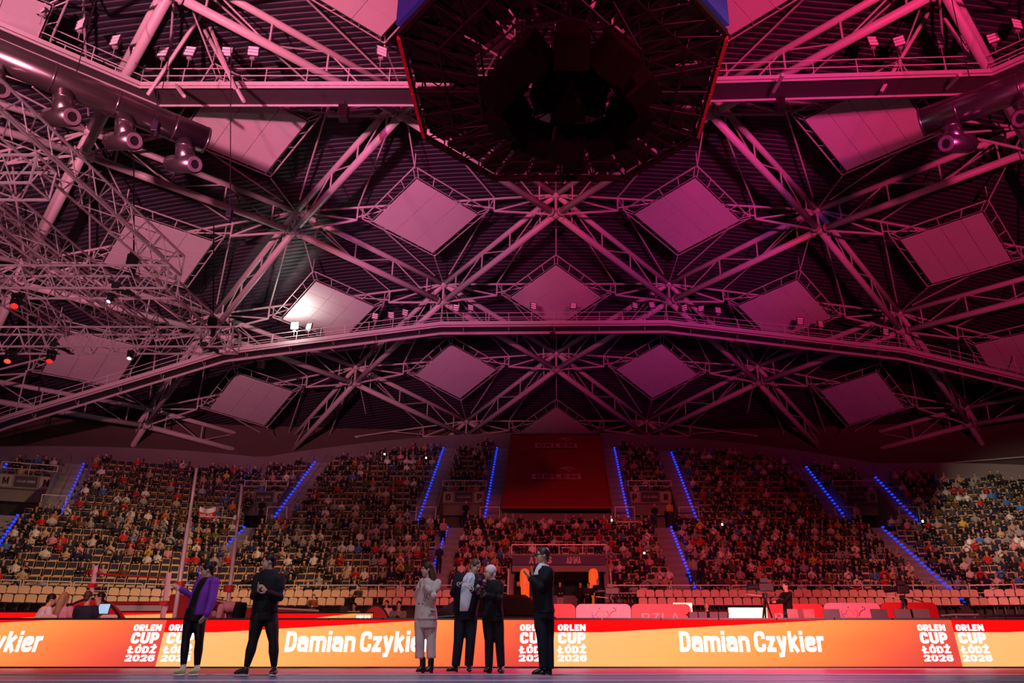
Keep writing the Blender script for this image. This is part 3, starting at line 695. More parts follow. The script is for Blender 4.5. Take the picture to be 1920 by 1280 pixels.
# ================================================================ FIGURE TOOLS
def remeshed(mb, name, m, vox, smooth=2, ratio=None):
    me = mb.mesh(name, m); o = bpy.data.objects.new(name, me)
    rm = o.modifiers.new('r', 'REMESH'); rm.mode = 'VOXEL'; rm.voxel_size = vox; rm.use_smooth_shade = True
    if smooth:
        s = o.modifiers.new('s', 'SMOOTH'); s.factor = .5; s.iterations = smooth
    if ratio:
        d = o.modifiers.new('d', 'DECIMATE'); d.ratio = ratio
    out = evaluated(o)
    bpy.data.objects.remove(o); bpy.data.meshes.remove(me)
    out.name = name; out.materials.clear(); out.materials.append(m)
    out.polygons.foreach_set('use_smooth', [True] * len(out.polygons)); return out
def limb(mb, pts, rad, n=10, hem=False):
    """tapered round limb through pts with end balls"""
    pts = [Vector(p) for p in pts]; rings = []
    for j, p in enumerate(pts):
        d = (pts[min(j + 1, len(pts) - 1)] - pts[max(j - 1, 0)]).normalized()
        u = d.orthogonal().normalized(); w_ = d.cross(u); rings.append((p, u * rad[j], w_ * rad[j]))
    mb.loft(rings, n)
    for p, r_ in list(zip(pts, rad))[:-1 if hem else None]: mb.ell(p, (r_, r_, r_), None, 8, 6)
def torso(mb, levels, side, n=16):
    """levels: (centre, half width along side, half depth)"""
    s = Vector(side).normalized(); rings = []
    for j, (c, hw, hd) in enumerate(levels):
        a = Vector(levels[max(j - 1, 0)][0]); b = Vector(levels[min(j + 1, len(levels) - 1)][0]); ax = (b - a).normalized()
        f_ = ax.cross(s).normalized(); rings.append((c, s * hw, f_ * hd))
    mb.loft(rings, n)
def frame_of(face, up=(0, 0, 1)):
    f_ = Vector(face).normalized(); x = f_.cross(Vector(up)).normalized(); u = x.cross(f_); return Matrix((x, f_, u)).transposed()  # cols: right, forward, up
def head(mb, c, face, s=1.0, up=(0, 0, 1)):
    M = frame_of(face, up); c = Vector(c)
    q = lambda x, y, z: c + M @ Vector((x * s, y * s, z * s))
    mb.ell(q(0, -.014, .026), (.073 * s, .093 * s, .094 * s), M, 14, 10)
    mb.ell(q(0, .020, -.035), (.060 * s, .068 * s, .085 * s), M, 14, 10)
    mb.ell(q(0, .055, -.088), (.030 * s, .030 * s, .026 * s), M, 10, 8)     # chin
    mb.loft([(q(0, .078, .022), M @ Vector((.008 * s, 0, 0)), M @ Vector((0, .010 * s, 0))), (q(0, .092, -.016), M @ Vector((.011 * s, 0, 0)), M @ Vector((0, .018 * s, 0))), (q(0, .086, -.034), M @ Vector((.015 * s, 0, 0)), M @ Vector((0, .014 * s, 0)))], 8)   # nose
    mb.ell(q(0, .070, .030), (.050 * s, .016 * s, .010 * s), M, 10, 6)        # brow
    mb.ell(q(0, .078, -.058), (.022 * s, .012 * s, .010 * s), M, 8, 6)      # lips
    for x in (-1, 1):
        mb.ell(q(x * .073, -.012, -.008), (.011 * s, .020 * s, .031 * s), M, 8, 6)
def hand(mb, wrist, d, n, side, s=1.0, curl=.25, spread=.18):
    """d finger direction, n palm normal, side = +-1 thumb side"""
    d = Vector(d).normalized(); n = Vector(n); n = (n - d * n.dot(d)).normalized(); x = d.cross(n) * side; w_ = Vector(wrist)
    mb.loft([(w_, x * .024 * s, n * .018 * s), (w_ + d * .03 * s, x * .036 * s, n * .017 * s), (w_ + d * .085 * s, x * .040 * s, n * .014 * s), (w_ + d * .095 * s, x * .036 * s, n * .010 * s)], 10)
    for j, (o_, L) in enumerate(((.030, .066), (.010, .076), (-.010, .071), (-.029, .056))):
        b = w_ + d * .088 * s + x * o_ * s; dd = (d + x * o_ * spread * 12 * .3).normalized()
        p1 = b + dd * L * .45 * s; d2 = (dd + n * curl).normalized(); p2 = p1 + d2 * L * .32 * s; d3 = (d2 + n * curl).normalized(); p3 = p2 + d3 * L * .26 * s
        limb(mb, [b, p1, p2, p3], [.0095 * s, .009 * s, .0082 * s, .007 * s], 7)
    b = w_ + d * .025 * s + x * .03 * s; t1 = b + (d * .6 + x * .8).normalized() * .042 * s; t2 = t1 + (d + x * .25 + n * curl).normalized() * .034 * s
    limb(mb, [b, t1, t2], [.014 * s, .011 * s, .0085 * s], 7)
def shoe(mb, heel, toe, h=.085, wd=.045):
    heel, toe = Vector(heel), Vector(toe); d = (toe - heel); d.z = 0; L = d.length; d.normalize(); x = d.cross(Vector((0, 0, 1))); z = Vector((0, 0, 1))
    b = Vector((heel.x, heel.y, min(heel.z, toe.z)))
    prof = [(-.01, .03, .05, .6), (.04, .045, .055, .85), (.3, .05, .045, .85), (.55, .04, .036, 1.0), (.8, .032, .028, 1.05), (.97, .02, .016, .75)]
    mb.loft([(b + d * L * f + z * (hc), x * wd * ws, z * hh) for f, hc, hh, ws in prof], 12)
    mb.loft([(b + d * (.02 + L * .08) + z * .05, d * .05, x * .036), (b + d * (.02 + L * .1) + z * h, d * .042, x * .032)], 10)

# spectator bodies: coarse seated figures, coloured by region
SPEC = attr_mat('spectator_cloth')
def spectator(pose):
    mb = MB(); side = (1, 0, 0)
    lean = {'sit': 0.0, 'fwd': .12, 'clap': .04, 'cross': .0, 'up': 0.0, 'stand': 0}[pose]
    if pose == 'stand':
        sh = 1.42; hp = .92; torso(mb, [((0, 0, hp), .16, .11), ((0, 0, 1.15), .145, .1), ((0, -.01, 1.33), .185, .11), ((0, 0, 1.47), .07, .06)], side, 10)
        for x in (-1, 1): limb(mb, [(x * .09, 0, .9), (x * .095, -.01, .48), (x * .1, .02, .05), (x * .1, -.12, .03)], [.095, .07, .05, .045], 7)
        el = [(x * .23, .03, 1.14) for x in (-1, 1)]; wr = [(x * .2, -.1, .95) for x in (-1, 1)]; hy = 0
    else:
        torso(mb, [((0, .06, .42), .17, .12), ((0, .06 - lean * .4, .62), .15, .11), ((0, .04 - lean, .86), .19, .115), ((0, .05 - lean * 1.1, 1.0), .08, .06)], side, 10)
        for x in (-1, 1): limb(mb, [(x * .09, .02, .45), (x * .12, -.40, .48), (x * .12, -.42, .08), (x * .12, -.54, .05)], [.09, .068, .05, .045], 7)
        sh = .92; hy = .05 - lean
        el = [(x * .25, 0 - lean, .66) for x in (-1, 1)]
        wr = {'sit': [(-.1, -.3, .56), (.1, -.3, .56)], 'fwd': [(-.04, -.42, .58), (.05, -.42, .6)], 'clap': [(-.03, -.28, .86), (.03, -.28, .86)], 'cross': [(.12, -.16, .72), (-.12, -.17, .7)], 'up': [(-.12, -.12, 1.12), (.14, -.25, .6)]}[pose]
    for x, e, h_ in zip((-1, 1), el, wr):
        limb(mb, [(x * .19, hy, sh - .05), e, h_], [.06, .048, .036], 7); mb.ell(h_, (.045, .05, .045), None, 6, 5)
    hz = sh + .25
    limb(mb, [(0, hy, sh), (0, hy - .01, sh + .14)], [.055, .055], 7)
    mb.ell((0, hy - .02, hz), (.09, .105, .122), None, 12, 8)
    me = remeshed(mb, 'person', SPEC, .028, 1, .15)
    n = len(me.vertices); co = np.empty(n * 3); me.vertices.foreach_get('co', co); co = co.reshape(-1, 3)
    reg = np.zeros(n, int)                                  # 0 top 1 legs 2 skin 3 hair
    reg[(co[:, 2] < (hp + .02 if pose == 'stand' else .53)) & (np.abs(co[:, 1]) < 9)] = 1
    if pose != 'stand': reg[(co[:, 1] < -.22) & (co[:, 2] < .6)] = 1
    for h_ in wr: reg[np.linalg.norm(co - np.array(h_), axis=1) < .075] = 2
    reg[co[:, 2] > sh + .09] = 2
    hd = co[:, 2] > sh + .1
    reg[hd & ((co[:, 2] > hz + .045) | (co[:, 1] > hy + .0))] = 3
    return me, co, reg
POSES = [spectator(p) for p in ('sit', 'fwd', 'clap', 'cross', 'up')]; STAND = spectator('stand')
TOPS = [('black', (.012, .012, .014), 34), ('dark grey', (.05, .05, .055), 14), ('navy blue', (.015, .02, .06), 10), ('white', (.62, .60, .58), 14), ('light grey', (.28, .28, .29), 9), ('red', (.42, .025, .03), 7), ('pink', (.55, .24, .30), 3), ('beige', (.42, .32, .22), 5), ('bright blue', (.05, .16, .45), 3), ('olive green', (.07, .09, .03), 3), ('brown', (.13, .06, .03), 5), ('yellow', (.6, .42, .05), 1), ('orange', (.6, .18, .03), 1)]
HAIRS = [(.012, .009, .007), (.05, .028, .015), (.02, .012, .008), (.22, .14, .06), (.25, .24, .23)]
LEGS = [(.012, .013, .018), (.03, .04, .07), (.05, .05, .05)]
SKINS = [(.50, .30, .22), (.42, .25, .18), (.56, .36, .28)]
def paint(me, cols):
    a = me.color_attributes.new('cloth_colour', 'FLOAT_COLOR', 'POINT'); a.data.foreach_set('color', cols.astype(np.float32).ravel())
def colour_for(reg, top, hair, leg, skin):
    pal = np.array([top, leg, skin, hair]); return np.concatenate([pal[reg], np.ones((len(reg), 1))], 1)
VAR = {}
def variant(pi, ti, hi):
    key = (pi, ti, hi)
    if key not in VAR:
        me0, co, reg = STAND if pi == 'stand' else POSES[pi]; me = me0.copy(); me.name = 'person'
        paint(me, colour_for(reg, TOPS[ti][1], HAIRS[hi], LEGS[(ti + hi) % 3], SKINS[hi % 3])); VAR[key] = me
    return VAR[key]
def mesh_tris(me):
    me.calc_loop_triangles(); t = np.empty(len(me.loop_triangles) * 3, np.int32); me.loop_triangles.foreach_get('vertices', t); return t.reshape(-1, 3)
PT = [mesh_tris(p[0]) for p in POSES]
def np_mesh(name, V, T, m, cols=None, mats=None, smooth=False):
    me = bpy.data.meshes.new(name); me.vertices.add(len(V)); me.vertices.foreach_set('co', V.astype(np.float32).ravel())
    me.loops.add(T.size); me.loops.foreach_set('vertex_index', T.astype(np.int32).ravel())
    me.polygons.add(len(T)); me.polygons.foreach_set('loop_start', np.arange(0, T.size, 3, dtype=np.int32))
    for mm in (m if isinstance(m, list) else [m]): me.materials.append(mm)
    if mats is not None: me.polygons.foreach_set('material_index', mats.astype(np.int32))
    if smooth: me.polygons.foreach_set('use_smooth', np.ones(len(T), bool))
    me.update(); me.validate()
    if cols is not None: paint(me, cols)
    return me

# ================================================================ GRANDSTANDS
PITCH = .85
NLOW, NUP = 12, 15
def row_t(k): return k * PITCH
def row_z(k): return 2.55 + .47 * k if k < NLOW else 2.55 + .47 * NLOW + .60 * (k - NLOW) + .15
class Seg:
    def __init__(s, O, ang, lo, hi): s.O = Vector(O); s.a = Vector((math.cos(ang), math.sin(ang))); s.n = Vector((-s.a.y, s.a.x)); s.ang = ang; s.lo = lo; s.hi = hi
    def pt(s, x, t, z=0): p = s.O + s.a * x + s.n * t; return Vector((p.x, p.y, z))
    def rng(s, t): return s.lo(t), s.hi(t)
YF = 46.6
tl, tr = math.tan(R(12.5)), math.tan(R(10))
CEN = Seg((0, YF), 0, lambda t: -20 - t * tl, lambda t: 23.4 + t * tr)
LEF = Seg((-20, YF), R(25), lambda t: -17.5, lambda t: t * tl)
RIG = Seg((23.4, YF), R(-20), lambda t: -t * tr, lambda t: 16)
def inside(p): return (p.x - RIMC.x) ** 2 + (p.y - RIMC.y) ** 2 < RIMR ** 2
# aisles (upper, lower) and vomitories per segment: (centre, half width)
AIS = {CEN: ([-24.0, -19.4, -9.0, -4.3, 4.95, 9.8, 20.5, 25.4], [-21.0, -6.8, 7.8, 22.6]), LEF: ([-9.0, -13.6], [-11.3]), RIG: ([], [])}
VOM = {CEN: [-21.7, -6.65, 7.4, 22.95], LEF: [-11.3], RIG: []}
VH, VR = 1.55, 4            # half width, rows the portal takes
BAN = (-3.65, 4.3)
TUN = (-2.2, 3.0, 6)
def cuts(seg, k):
    c = []
    if k < NLOW: c += [(x - .62, x + .62, 'stair') for x in AIS[seg][1]]
    else: c += [(x - .62, x + .62, 'stair') for x in AIS[seg][0]]
    if NLOW <= k < NLOW + VR: c += [(x - VH, x + VH, 'vom') for x in VOM[seg]]
    if seg is CEN and k < TUN[2]: c.append((TUN[0], TUN[1], 'tun'))
    return c
def intervals(seg, k):
    t = row_t(k); lo, hi = seg.rng(t); xs = np.arange(lo, hi, .25); ok = [x for x in xs if inside(seg.pt(x, t + .4))]
    if not ok: return []
    lo, hi = min(ok), max(ok) + .2; out = [(lo, hi)]
    for a, b, kind in cuts(seg, k):
        if kind == 'stair': continue
        nw = []
        for p, q in out:
            if b <= p or a >= q: nw.append((p, q)); continue
            if a > p: nw.append((p, a))
            if b < q: nw.append((b, q))
        out = nw
    return out
for seg, lab in ((CEN, 'stepped concrete terrace of the centre stand facing the camera'), (LEF, 'stepped concrete terrace of left stand turned towards the track'), (RIG, 'stepped concrete terrace of right stand turned towards the track')):
    mb = MB()
    for k in range(NLOW + NUP):
        t, z = row_t(k), row_z(k); zb = z - 1.3
        for p, q in intervals(seg, k):
            mb.hexa([seg.pt(p, t, zb), seg.pt(q, t, zb), seg.pt(q, t + PITCH, zb), seg.pt(p, t + PITCH, zb)], [seg.pt(p, t, z), seg.pt(q, t, z), seg.pt(q, t + PITCH, z), seg.pt(p, t + PITCH, z)])
    tag(mb.build('seating_terrace', CONC), lab, 'grandstand')
    # front wall under first row
    lo, hi = seg.rng(0); mb = MB()
    for p, q in ([(lo, TUN[0]), (TUN[1], hi)] if seg is CEN else [(lo, hi)]):
        mb.hexa([seg.pt(p, -.12, 0), seg.pt(q, -.12, 0), seg.pt(q, .1, 0), seg.pt(p, .1, 0)], [seg.pt(p, -.12, 2.6), seg.pt(q, -.12, 2.6), seg.pt(q, .1, 2.6), seg.pt(p, .1, 2.6)])
    tag(mb.build('wall_stand_front', mat('dark_front_wall', (.03, .022, .025), .8)), kind='structure')
# rim wall following the round hall
mb = MB(); prev = None
for a in np.linspace(-48, 48, 97):
    p = RIMC + Vector((math.sin(R(a)) * (RIMR + .35), math.cos(R(a)) * (RIMR + .35), 0)); best = 0
    for seg in (CEN, LEF, RIG):
        d = Vector((p.x, p.y)) - seg.O; x, t = d.dot(seg.a), d.dot(seg.n); lo, hi = seg.rng(t)
        if lo - .3 <= x <= hi + .3: best = row_z(max(0, min(NLOW + NUP, t / PITCH)))
    z = best + .95; n = Vector((math.sin(R(a)), math.cos(R(a)), 0)) * .25
    cur = [p + Vector((0, 0, z - 3.5)), p + n + Vector((0, 0, z - 3.5)), p + n + Vector((0, 0, z)), p + Vector((0, 0, z))]
    if prev: mb.hexa(prev, cur)
    prev = cur
tag(mb.build('wall_rim', mat('rim_concrete', (.17, .14, .14), .9, var=.2, scale=.6)), kind='structure')

# stairs with blue step lights
STEPM = mat('stair_concrete', (.24, .22, .21), .85, var=.15)
BLUEL = mat('blue_step_light', (.02, .05, .5), .4, emit=(.004, .035, 1.0), strength=2.2)
RAILM = mat('stand_rail_steel', (.66, .63, .63), .4, .1)
sl_me = MB().box((0, -.05, .02), (.13, .24, .09)).mesh('step_light', BLUEL)
stl = {(CEN, 'u'): ['second blue-lit upper stair from the left in the centre stand, left of its portal', 'blue-lit upper stair right of the leftmost portal of the centre stand', 'blue-lit upper stair, left one beside the portal left of red banner', 'blue-lit upper stair along the left edge of red banner', 'blue-lit upper stair along the right edge of red banner', 'blue-lit upper stair, right one beside the portal right of red banner', 'blue-lit upper stair left of the portal with letter S', 'blue-lit upper stair right of the portal with letter S'], (CEN, 'l'): ['blue-lit lower stair behind the vaulting uprights', 'blue-lit lower stair behind the woman in the beige suit', 'blue-lit lower stair right of the tunnel entrance', 'blue-lit lower stair at right, reaching down to pale seats'], (LEF, 'u'): ['blue-lit upper stair right of the portal marked with M and N', 'blue-lit upper stair at the left edge of the photo'], (LEF, 'l'): ['blue-lit lower stair at the far left edge']}
STAIR_X = []
for (seg, w_), labs in stl.items():
    for x, lab in zip(AIS[seg][0 if w_ == 'u' else 1], labs):
        k0, k1 = (NLOW, NLOW + NUP) if w_ == 'u' else (0, NLOW)
        th = thing('stairway', lab, 'stairs', seg.pt(x, row_t(k0), row_z(k0)), 'blue-lit stairways of the stands')
        for k in range(k0, k1):
            t, z = row_t(k), row_z(k)
            if not inside(seg.pt(x, t + .5)): break
            h = (row_z(k + 1) - z) / 2 if k + 1 < k1 else .3
            c = seg.pt(x, t + PITCH * .75, z + h / 2)
            M = Matrix.Rotation(seg.ang, 3, 'Z')
            MB().box(c, (1.24, PITCH * .5, h), M).build('step', STEPM, th)
            if abs(pix(c)[0] - 960) > 1100: continue
            for f in (.12, .56):
                p = seg.pt(x - .52 if seg is CEN and x < 0 else x + .52, t + PITCH * f - .0, z + (h if f > .5 else 0) + .03)
                inst('step_light', sl_me, th, Matrix.Translation(p - OFF[th]) @ Matrix.Rotation(seg.ang, 4, 'Z'))
        if w_ == 'u':
            for sgn in (-.66, .66):
                kk = [k for k in range(k0 + (VR if any(abs(v - x - sgn * 3) < 2.2 for v in VOM[seg]) else 1), k1 - 1) if inside(seg.pt(x, row_t(k)))]
                if len(kk) > 2: MB().path([seg.pt(x + sgn, row_t(k), row_z(k) + .95) for k in (kk[0], kk[-1])], .025).path([seg.pt(x + sgn, row_t(kk[0]), row_z(kk[0])), seg.pt(x + sgn, row_t(kk[0]), row_z(kk[0]) + .95)], .025).build('stair_rail', STEEL_D, th)

# portals with lettered signs
SIGN = mat('portal_sign_dark', (.05, .045, .055), .7); LET = mat('portal_letter_board', (.34, .30, .27), .7); LETT = mat('sign_letter_dark', (.02, .02, .025), .7); LETW = mat('sign_letter_pale', (.45, .43, .46), .7)
vl = {(CEN, 0): ('dark portal with letters N and O between two blue-lit stairs, left of centre stand', 'N', 'O'), (CEN, 1): ('dark portal with letters O and P left of the red banner', 'O', 'P'), (CEN, 2): ('dark portal with letters P and R right of the red banner', 'P', 'R'), (CEN, 3): ('dark portal with letter S towards the right stand', 'R', 'S'), (LEF, 0): ('dark portal with letters M and N at the left edge', 'M', 'N')}
for seg in (CEN, LEF):
    for j, x in enumerate(VOM[seg]):
        lab, l1, l2 = vl[(seg, j)]; k = NLOW; t0, t1 = row_t(k), row_t(k + VR); z0, z1 = row_z(k) - .55, row_z(k + VR)
        th = thing('portal', lab, 'portal', seg.pt(x, t0, z0)); M = Matrix.Rotation(seg.ang, 3, 'Z')
        MB().box(seg.pt(x, t1 + .6, (z0 + z1) / 2), (VH * 2, .1, z1 - z0), M).build('dark_opening', BLACK, th)
        for sg in (-1, 1):
            xx = x + sg * (VH + .02)
            poly = [seg.pt(xx, t0, z0), seg.pt(xx, t1 + .6, z0), seg.pt(xx, t1 + .6, z1 + .9), seg.pt(xx, t1 - .1, z1 + .9), seg.pt(xx, t0, row_z(k) + .6)]
            dx = Vector((seg.a.x, seg.a.y, 0)) * .12 * sg
            n = 5; MB().add(poly + [p + dx for p in poly], [tuple(range(n)), tuple(range(2 * n - 1, n - 1, -1))] + [(q, n + q, n + (q + 1) % n, (q + 1) % n) for q in range(n)]).build('side_wall', CONC, th)
            MB().path([seg.pt(xx, t0 - .2, z0 + .6), seg.pt(xx, t0 - .2, z0 + 1.7), seg.pt(x + sg * (VH + 1.4), t0 - .2, z0 + 1.7), seg.pt(x + sg * (VH + 1.4), t0 - .2, z0 + .6)], .03).build('landing_rail', RAILM, th)
        ft = t1 - .12
        MB().box(seg.pt(x, ft, z1 + .02), (VH * 2 + .2, .14, .95), M).build('lintel', CONC, th)
        sg_ = MB().box(seg.pt(x, ft - .1, z1 + .05), (1.3, .05, .7), M).build('sign', SIGN, th)
        me = block_text('ATLAS ARENA', 'sign_lettering', LETW, 1.1, .17, .2, .1)
        inst('sign_lettering', me, sg_, Matrix.Translation(seg.pt(x, ft - .135, z1 + .05) - OFF[th]) @ Matrix.Rotation(seg.ang, 4, 'Z'))
        for l_, sx_ in ((l1, -1), (l2, 1)):
            b = MB().box(seg.pt(x + sx_ * 1.18, ft - .1, z1 + .03), (.78, .05, .8), M).build('letter_board', LET, th)
            if l_:
                me = block_text(l_, 'letter', LETT, .36, .48, .24)
                inst('letter', me, b, Matrix.Translation(seg.pt(x + sx_ * 1.18, ft - .135, z1 + .03) - OFF[th]) @ Matrix.Rotation(seg.ang, 4, 'Z'))
        a, b = seg.pt(x - VH - .1, ft, z1 + 1.3), seg.pt(x + VH + .1, ft, z1 + 1.3)
        MB().path([a - Vector((0, 0, .85)), a, b, b - Vector((0, 0, .85))], .03).tube(a.lerp(b, .5) - Vector((0, 0, .85)), a.lerp(b, .5), .025, 6).tube(a - Vector((0, 0, .4)), b - Vector((0, 0, .4)), .022, 6).build('guard_rail', RAILM, th)

# ---- seats
WOOD = mat('seat_plywood', (.62, .40, .19), .45, var=.15, scale=5); NAVY = mat('seat_pad_navy', (.015, .02, .05), .8)
back_me = MB().hexa([(-.22, .06, .42), (.22, .06, .42), (.22, .10, .42), (-.22, .10, .42)], [(-.225, .13, .84), (.225, .13, .84), (.225, .17, .84), (-.225, .17, .84)]).mesh('backrest', WOOD)
pad_me = MB().hexa([(-.19, .04, .52), (.19, .04, .52), (.19, .075, .52), (-.19, .075, .52)], [(-.195, .10, .81), (.195, .10, .81), (.195, .13, .81), (-.195, .13, .81)]).mesh('back_pad', NAVY)
base_me = MB().hexa([(-.22, -.30, .40), (.22, -.30, .40), (.22, .06, .36), (-.22, .06, .36)], [(-.22, -.30, .44), (.22, -.30, .44), (.22, .06, .42), (-.22, .06, .42)]).mesh('seat_base', WOOD)
def arr(me): n = len(me.vertices); c = np.empty(n * 3); me.vertices.foreach_get('co', c); return c.reshape(-1, 3), mesh_tris(me)
SEATP = [arr(back_me), arr(pad_me), arr(base_me)]
def density(seg, k, x, px, py):
    if seg is LEF or (seg is CEN and px < 440):
        if k < 4: return .12 if px > 60 else .6
        if k < NLOW: return .68
        return .60 if k > NLOW + 5 else .40
    if seg is RIG: return .78 if k < NLOW + 8 else .5
    if px < 800:
        if k < 4: return .38
        if k < NLOW: return .66
        return .5
    if k < NLOW: return .86
    return .62 if px < 1300 else .52
seats = []; specs = []
rs = random.Random(11)
for seg in (CEN, LEF, RIG):
    for k in range(NLOW + NUP):
        t, z = row_t(k), row_z(k); lo, hi = seg.rng(t + .4); x = lo + .35
        while x < hi - .2:
            x += .53
            if any(a - .25 < x < b + .25 for a, b, _ in cuts(seg, k)): continue
            if seg is CEN and k >= NLOW and BAN[0] - .3 < x < BAN[1] + .3: continue
            p = seg.pt(x, t + .42, z)
            if not inside(seg.pt(x, t + .9)): continue
            q = pix(p)
            if not -40 < q[0] < 1960: continue
            seats.append((q[1], p, seg.ang, k, q[0]))
            if rs.random() < density(seg, k, x, *q): specs.append((q[1], p, seg.ang, k, q[0], seg))
seats.sort(key=lambda s_: -s_[0])
sname = {CEN: 'centre stand', LEF: 'left stand', RIG: 'right stand'}
def zone(px):
    return 'behind the seated officials' if px < 260 else 'behind the vaulting uprights' if px < 480 else 'left of the beige-suited woman' if px < 800 else 'behind the three people at centre' if px < 970 else 'right of the tunnel entrance' if px < 1240 else 'behind the camera operator' if px < 1560 else 'towards the right edge'
taken = {(round(s_[1].x, 2), round(s_[1].y, 2)) for s_ in specs}
free = [s_ for s_ in seats if (round(s_[1].x, 2), round(s_[1].y, 2)) not in taken]
big = free[:300]; bigk = {id(s_) for s_ in big}
for _, p, ang, k, px in big:
    th = thing('stand_seat', 'empty wooden navy-padded seat, %s row %s' % (ordn[k] if k < 17 else 'upper', zone(px)), 'seat', p, 'empty wooden stand seats ' + zone(px)); th.rotation_euler.z = ang
    for nm, me in (('backrest', back_me), ('back_pad', pad_me), ('seat_base', base_me)): inst(nm, me, th)
V = []; T = []; MI = []; nv = 0
for s_ in seats:
    if id(s_) in bigk: continue
    _, p, ang, k, px = s_; c, s = math.cos(ang), math.sin(ang); Rm = np.array([[c, -s, 0], [s, c, 0], [0, 0, 1]])
    for j, (co, tr_) in enumerate(SEATP):
        V.append(co @ Rm.T + np.array(p)); T.append(tr_ + nv); nv += len(co); MI.append(np.full(len(tr_), 1 if j == 1 else 0))
o = link('stand_seats', np_mesh('stand_seats', np.concatenate(V), np.concatenate(T), [WOOD, NAVY], None, np.concatenate(MI))); tag(o, 'remaining rows of wooden seats with navy pads across the stands', 'seat', None, 'stuff')

# ---- spectators
specs.sort(key=lambda s_: -s_[0])
wts = [t_[2] for t_ in TOPS]
def pick(k, px):
    ti = rs.choices(range(len(TOPS)), wts)[0]; return rs.choices(range(5), (40, 18, 22, 14, 4))[0], ti, rs.choices(range(5), (35, 25, 15, 15, 8))[0]
for _, p, ang, k, px, seg in specs[:300]:
    pi, ti, hi = pick(k, px); po = ['sitting upright', 'leaning forward', 'clapping', 'arms folded', 'raising a hand'][pi]
    o = bpy.data.objects.new('person', variant(pi, ti, hi)); col.objects.link(o); o.location = p; o.rotation_euler.z = ang + rs.uniform(-.3, .3); s = rs.uniform(.92, 1.06); o.scale = (s, s, s)
    hr = ['black', 'brown', 'dark', 'blond', 'grey'][hi]
    tag(o, '%s-haired spectator in %s, %s, %s row %s' % (hr, TOPS[ti][0], po, ordn[k] if k < 17 else 'upper', zone(px)), 'person', 'spectators seated ' + zone(px))
V = []; T = []; Cc = []; nv = 0
for _, p, ang, k, px, seg in specs[300:]:
    pi, ti, hi = pick(k, px); me, co, reg = POSES[pi]; a = ang + rs.uniform(-.35, .35); s = rs.uniform(.9, 1.06); c, sn = math.cos(a) * s, math.sin(a) * s
    V.append(co @ np.array([[c, -sn, 0], [sn, c, 0], [0, 0, s]]).T + np.array(p)); T.append(PT[pi] + nv); nv += len(co)
    j = 1 + rs.uniform(-.25, .25); Cc.append(colour_for(reg, tuple(min(1, q * j) for q in TOPS[ti][1]), HAIRS[hi], LEGS[(ti + hi) % 3], SKINS[hi % 3]))
print('seats', len(seats), 'people', len(specs), 'crowd tris', sum(len(t) for t in T))
o = link('crowd', np_mesh('crowd', np.concatenate(V), np.concatenate(T), SPEC, np.concatenate(Cc), None, True)); tag(o, 'dense crowd of seated spectators filling the upper rows', 'crowd', None, 'stuff')

# ---- front railing and pale retractable seats
CREAM = mat('cream_plastic_seat', (.66, .47, .33), .4, var=.08, scale=4)
def rounded(w_, h, r, n=4):
    pts = []
    for cx_, cz_, a0 in ((w_ / 2 - r, h - r, 0), (-w_ / 2 + r, h - r, 90), (-w_ / 2 + r, r, 180), (w_ / 2 - r, r, 270)):
        for q in range(n): pts.append((cx_ + r * math.cos(R(a0 + 90 * q / (n - 1))), cz_ + r * math.sin(R(a0 + 90 * q / (n - 1)))))
    return pts
cb_me = MB().prism(rounded(.46, .46, .11), -.02, .02, Matrix.Rotation(R(-10), 3, 'X')).mesh('seat_back', CREAM)
cs_me = MB().prism(rounded(.44, .40, .09), -.02, .02, Matrix.Rotation(R(84), 3, 'X')).mesh('seat_shell', CREAM)
cl_me = MB().box((0, .0, -.22), (.06, .06, .40)).mesh('seat_leg', BLACK)
def zone2(px): return zone(px)
nseat = 0
gaps = [(480, 490)]
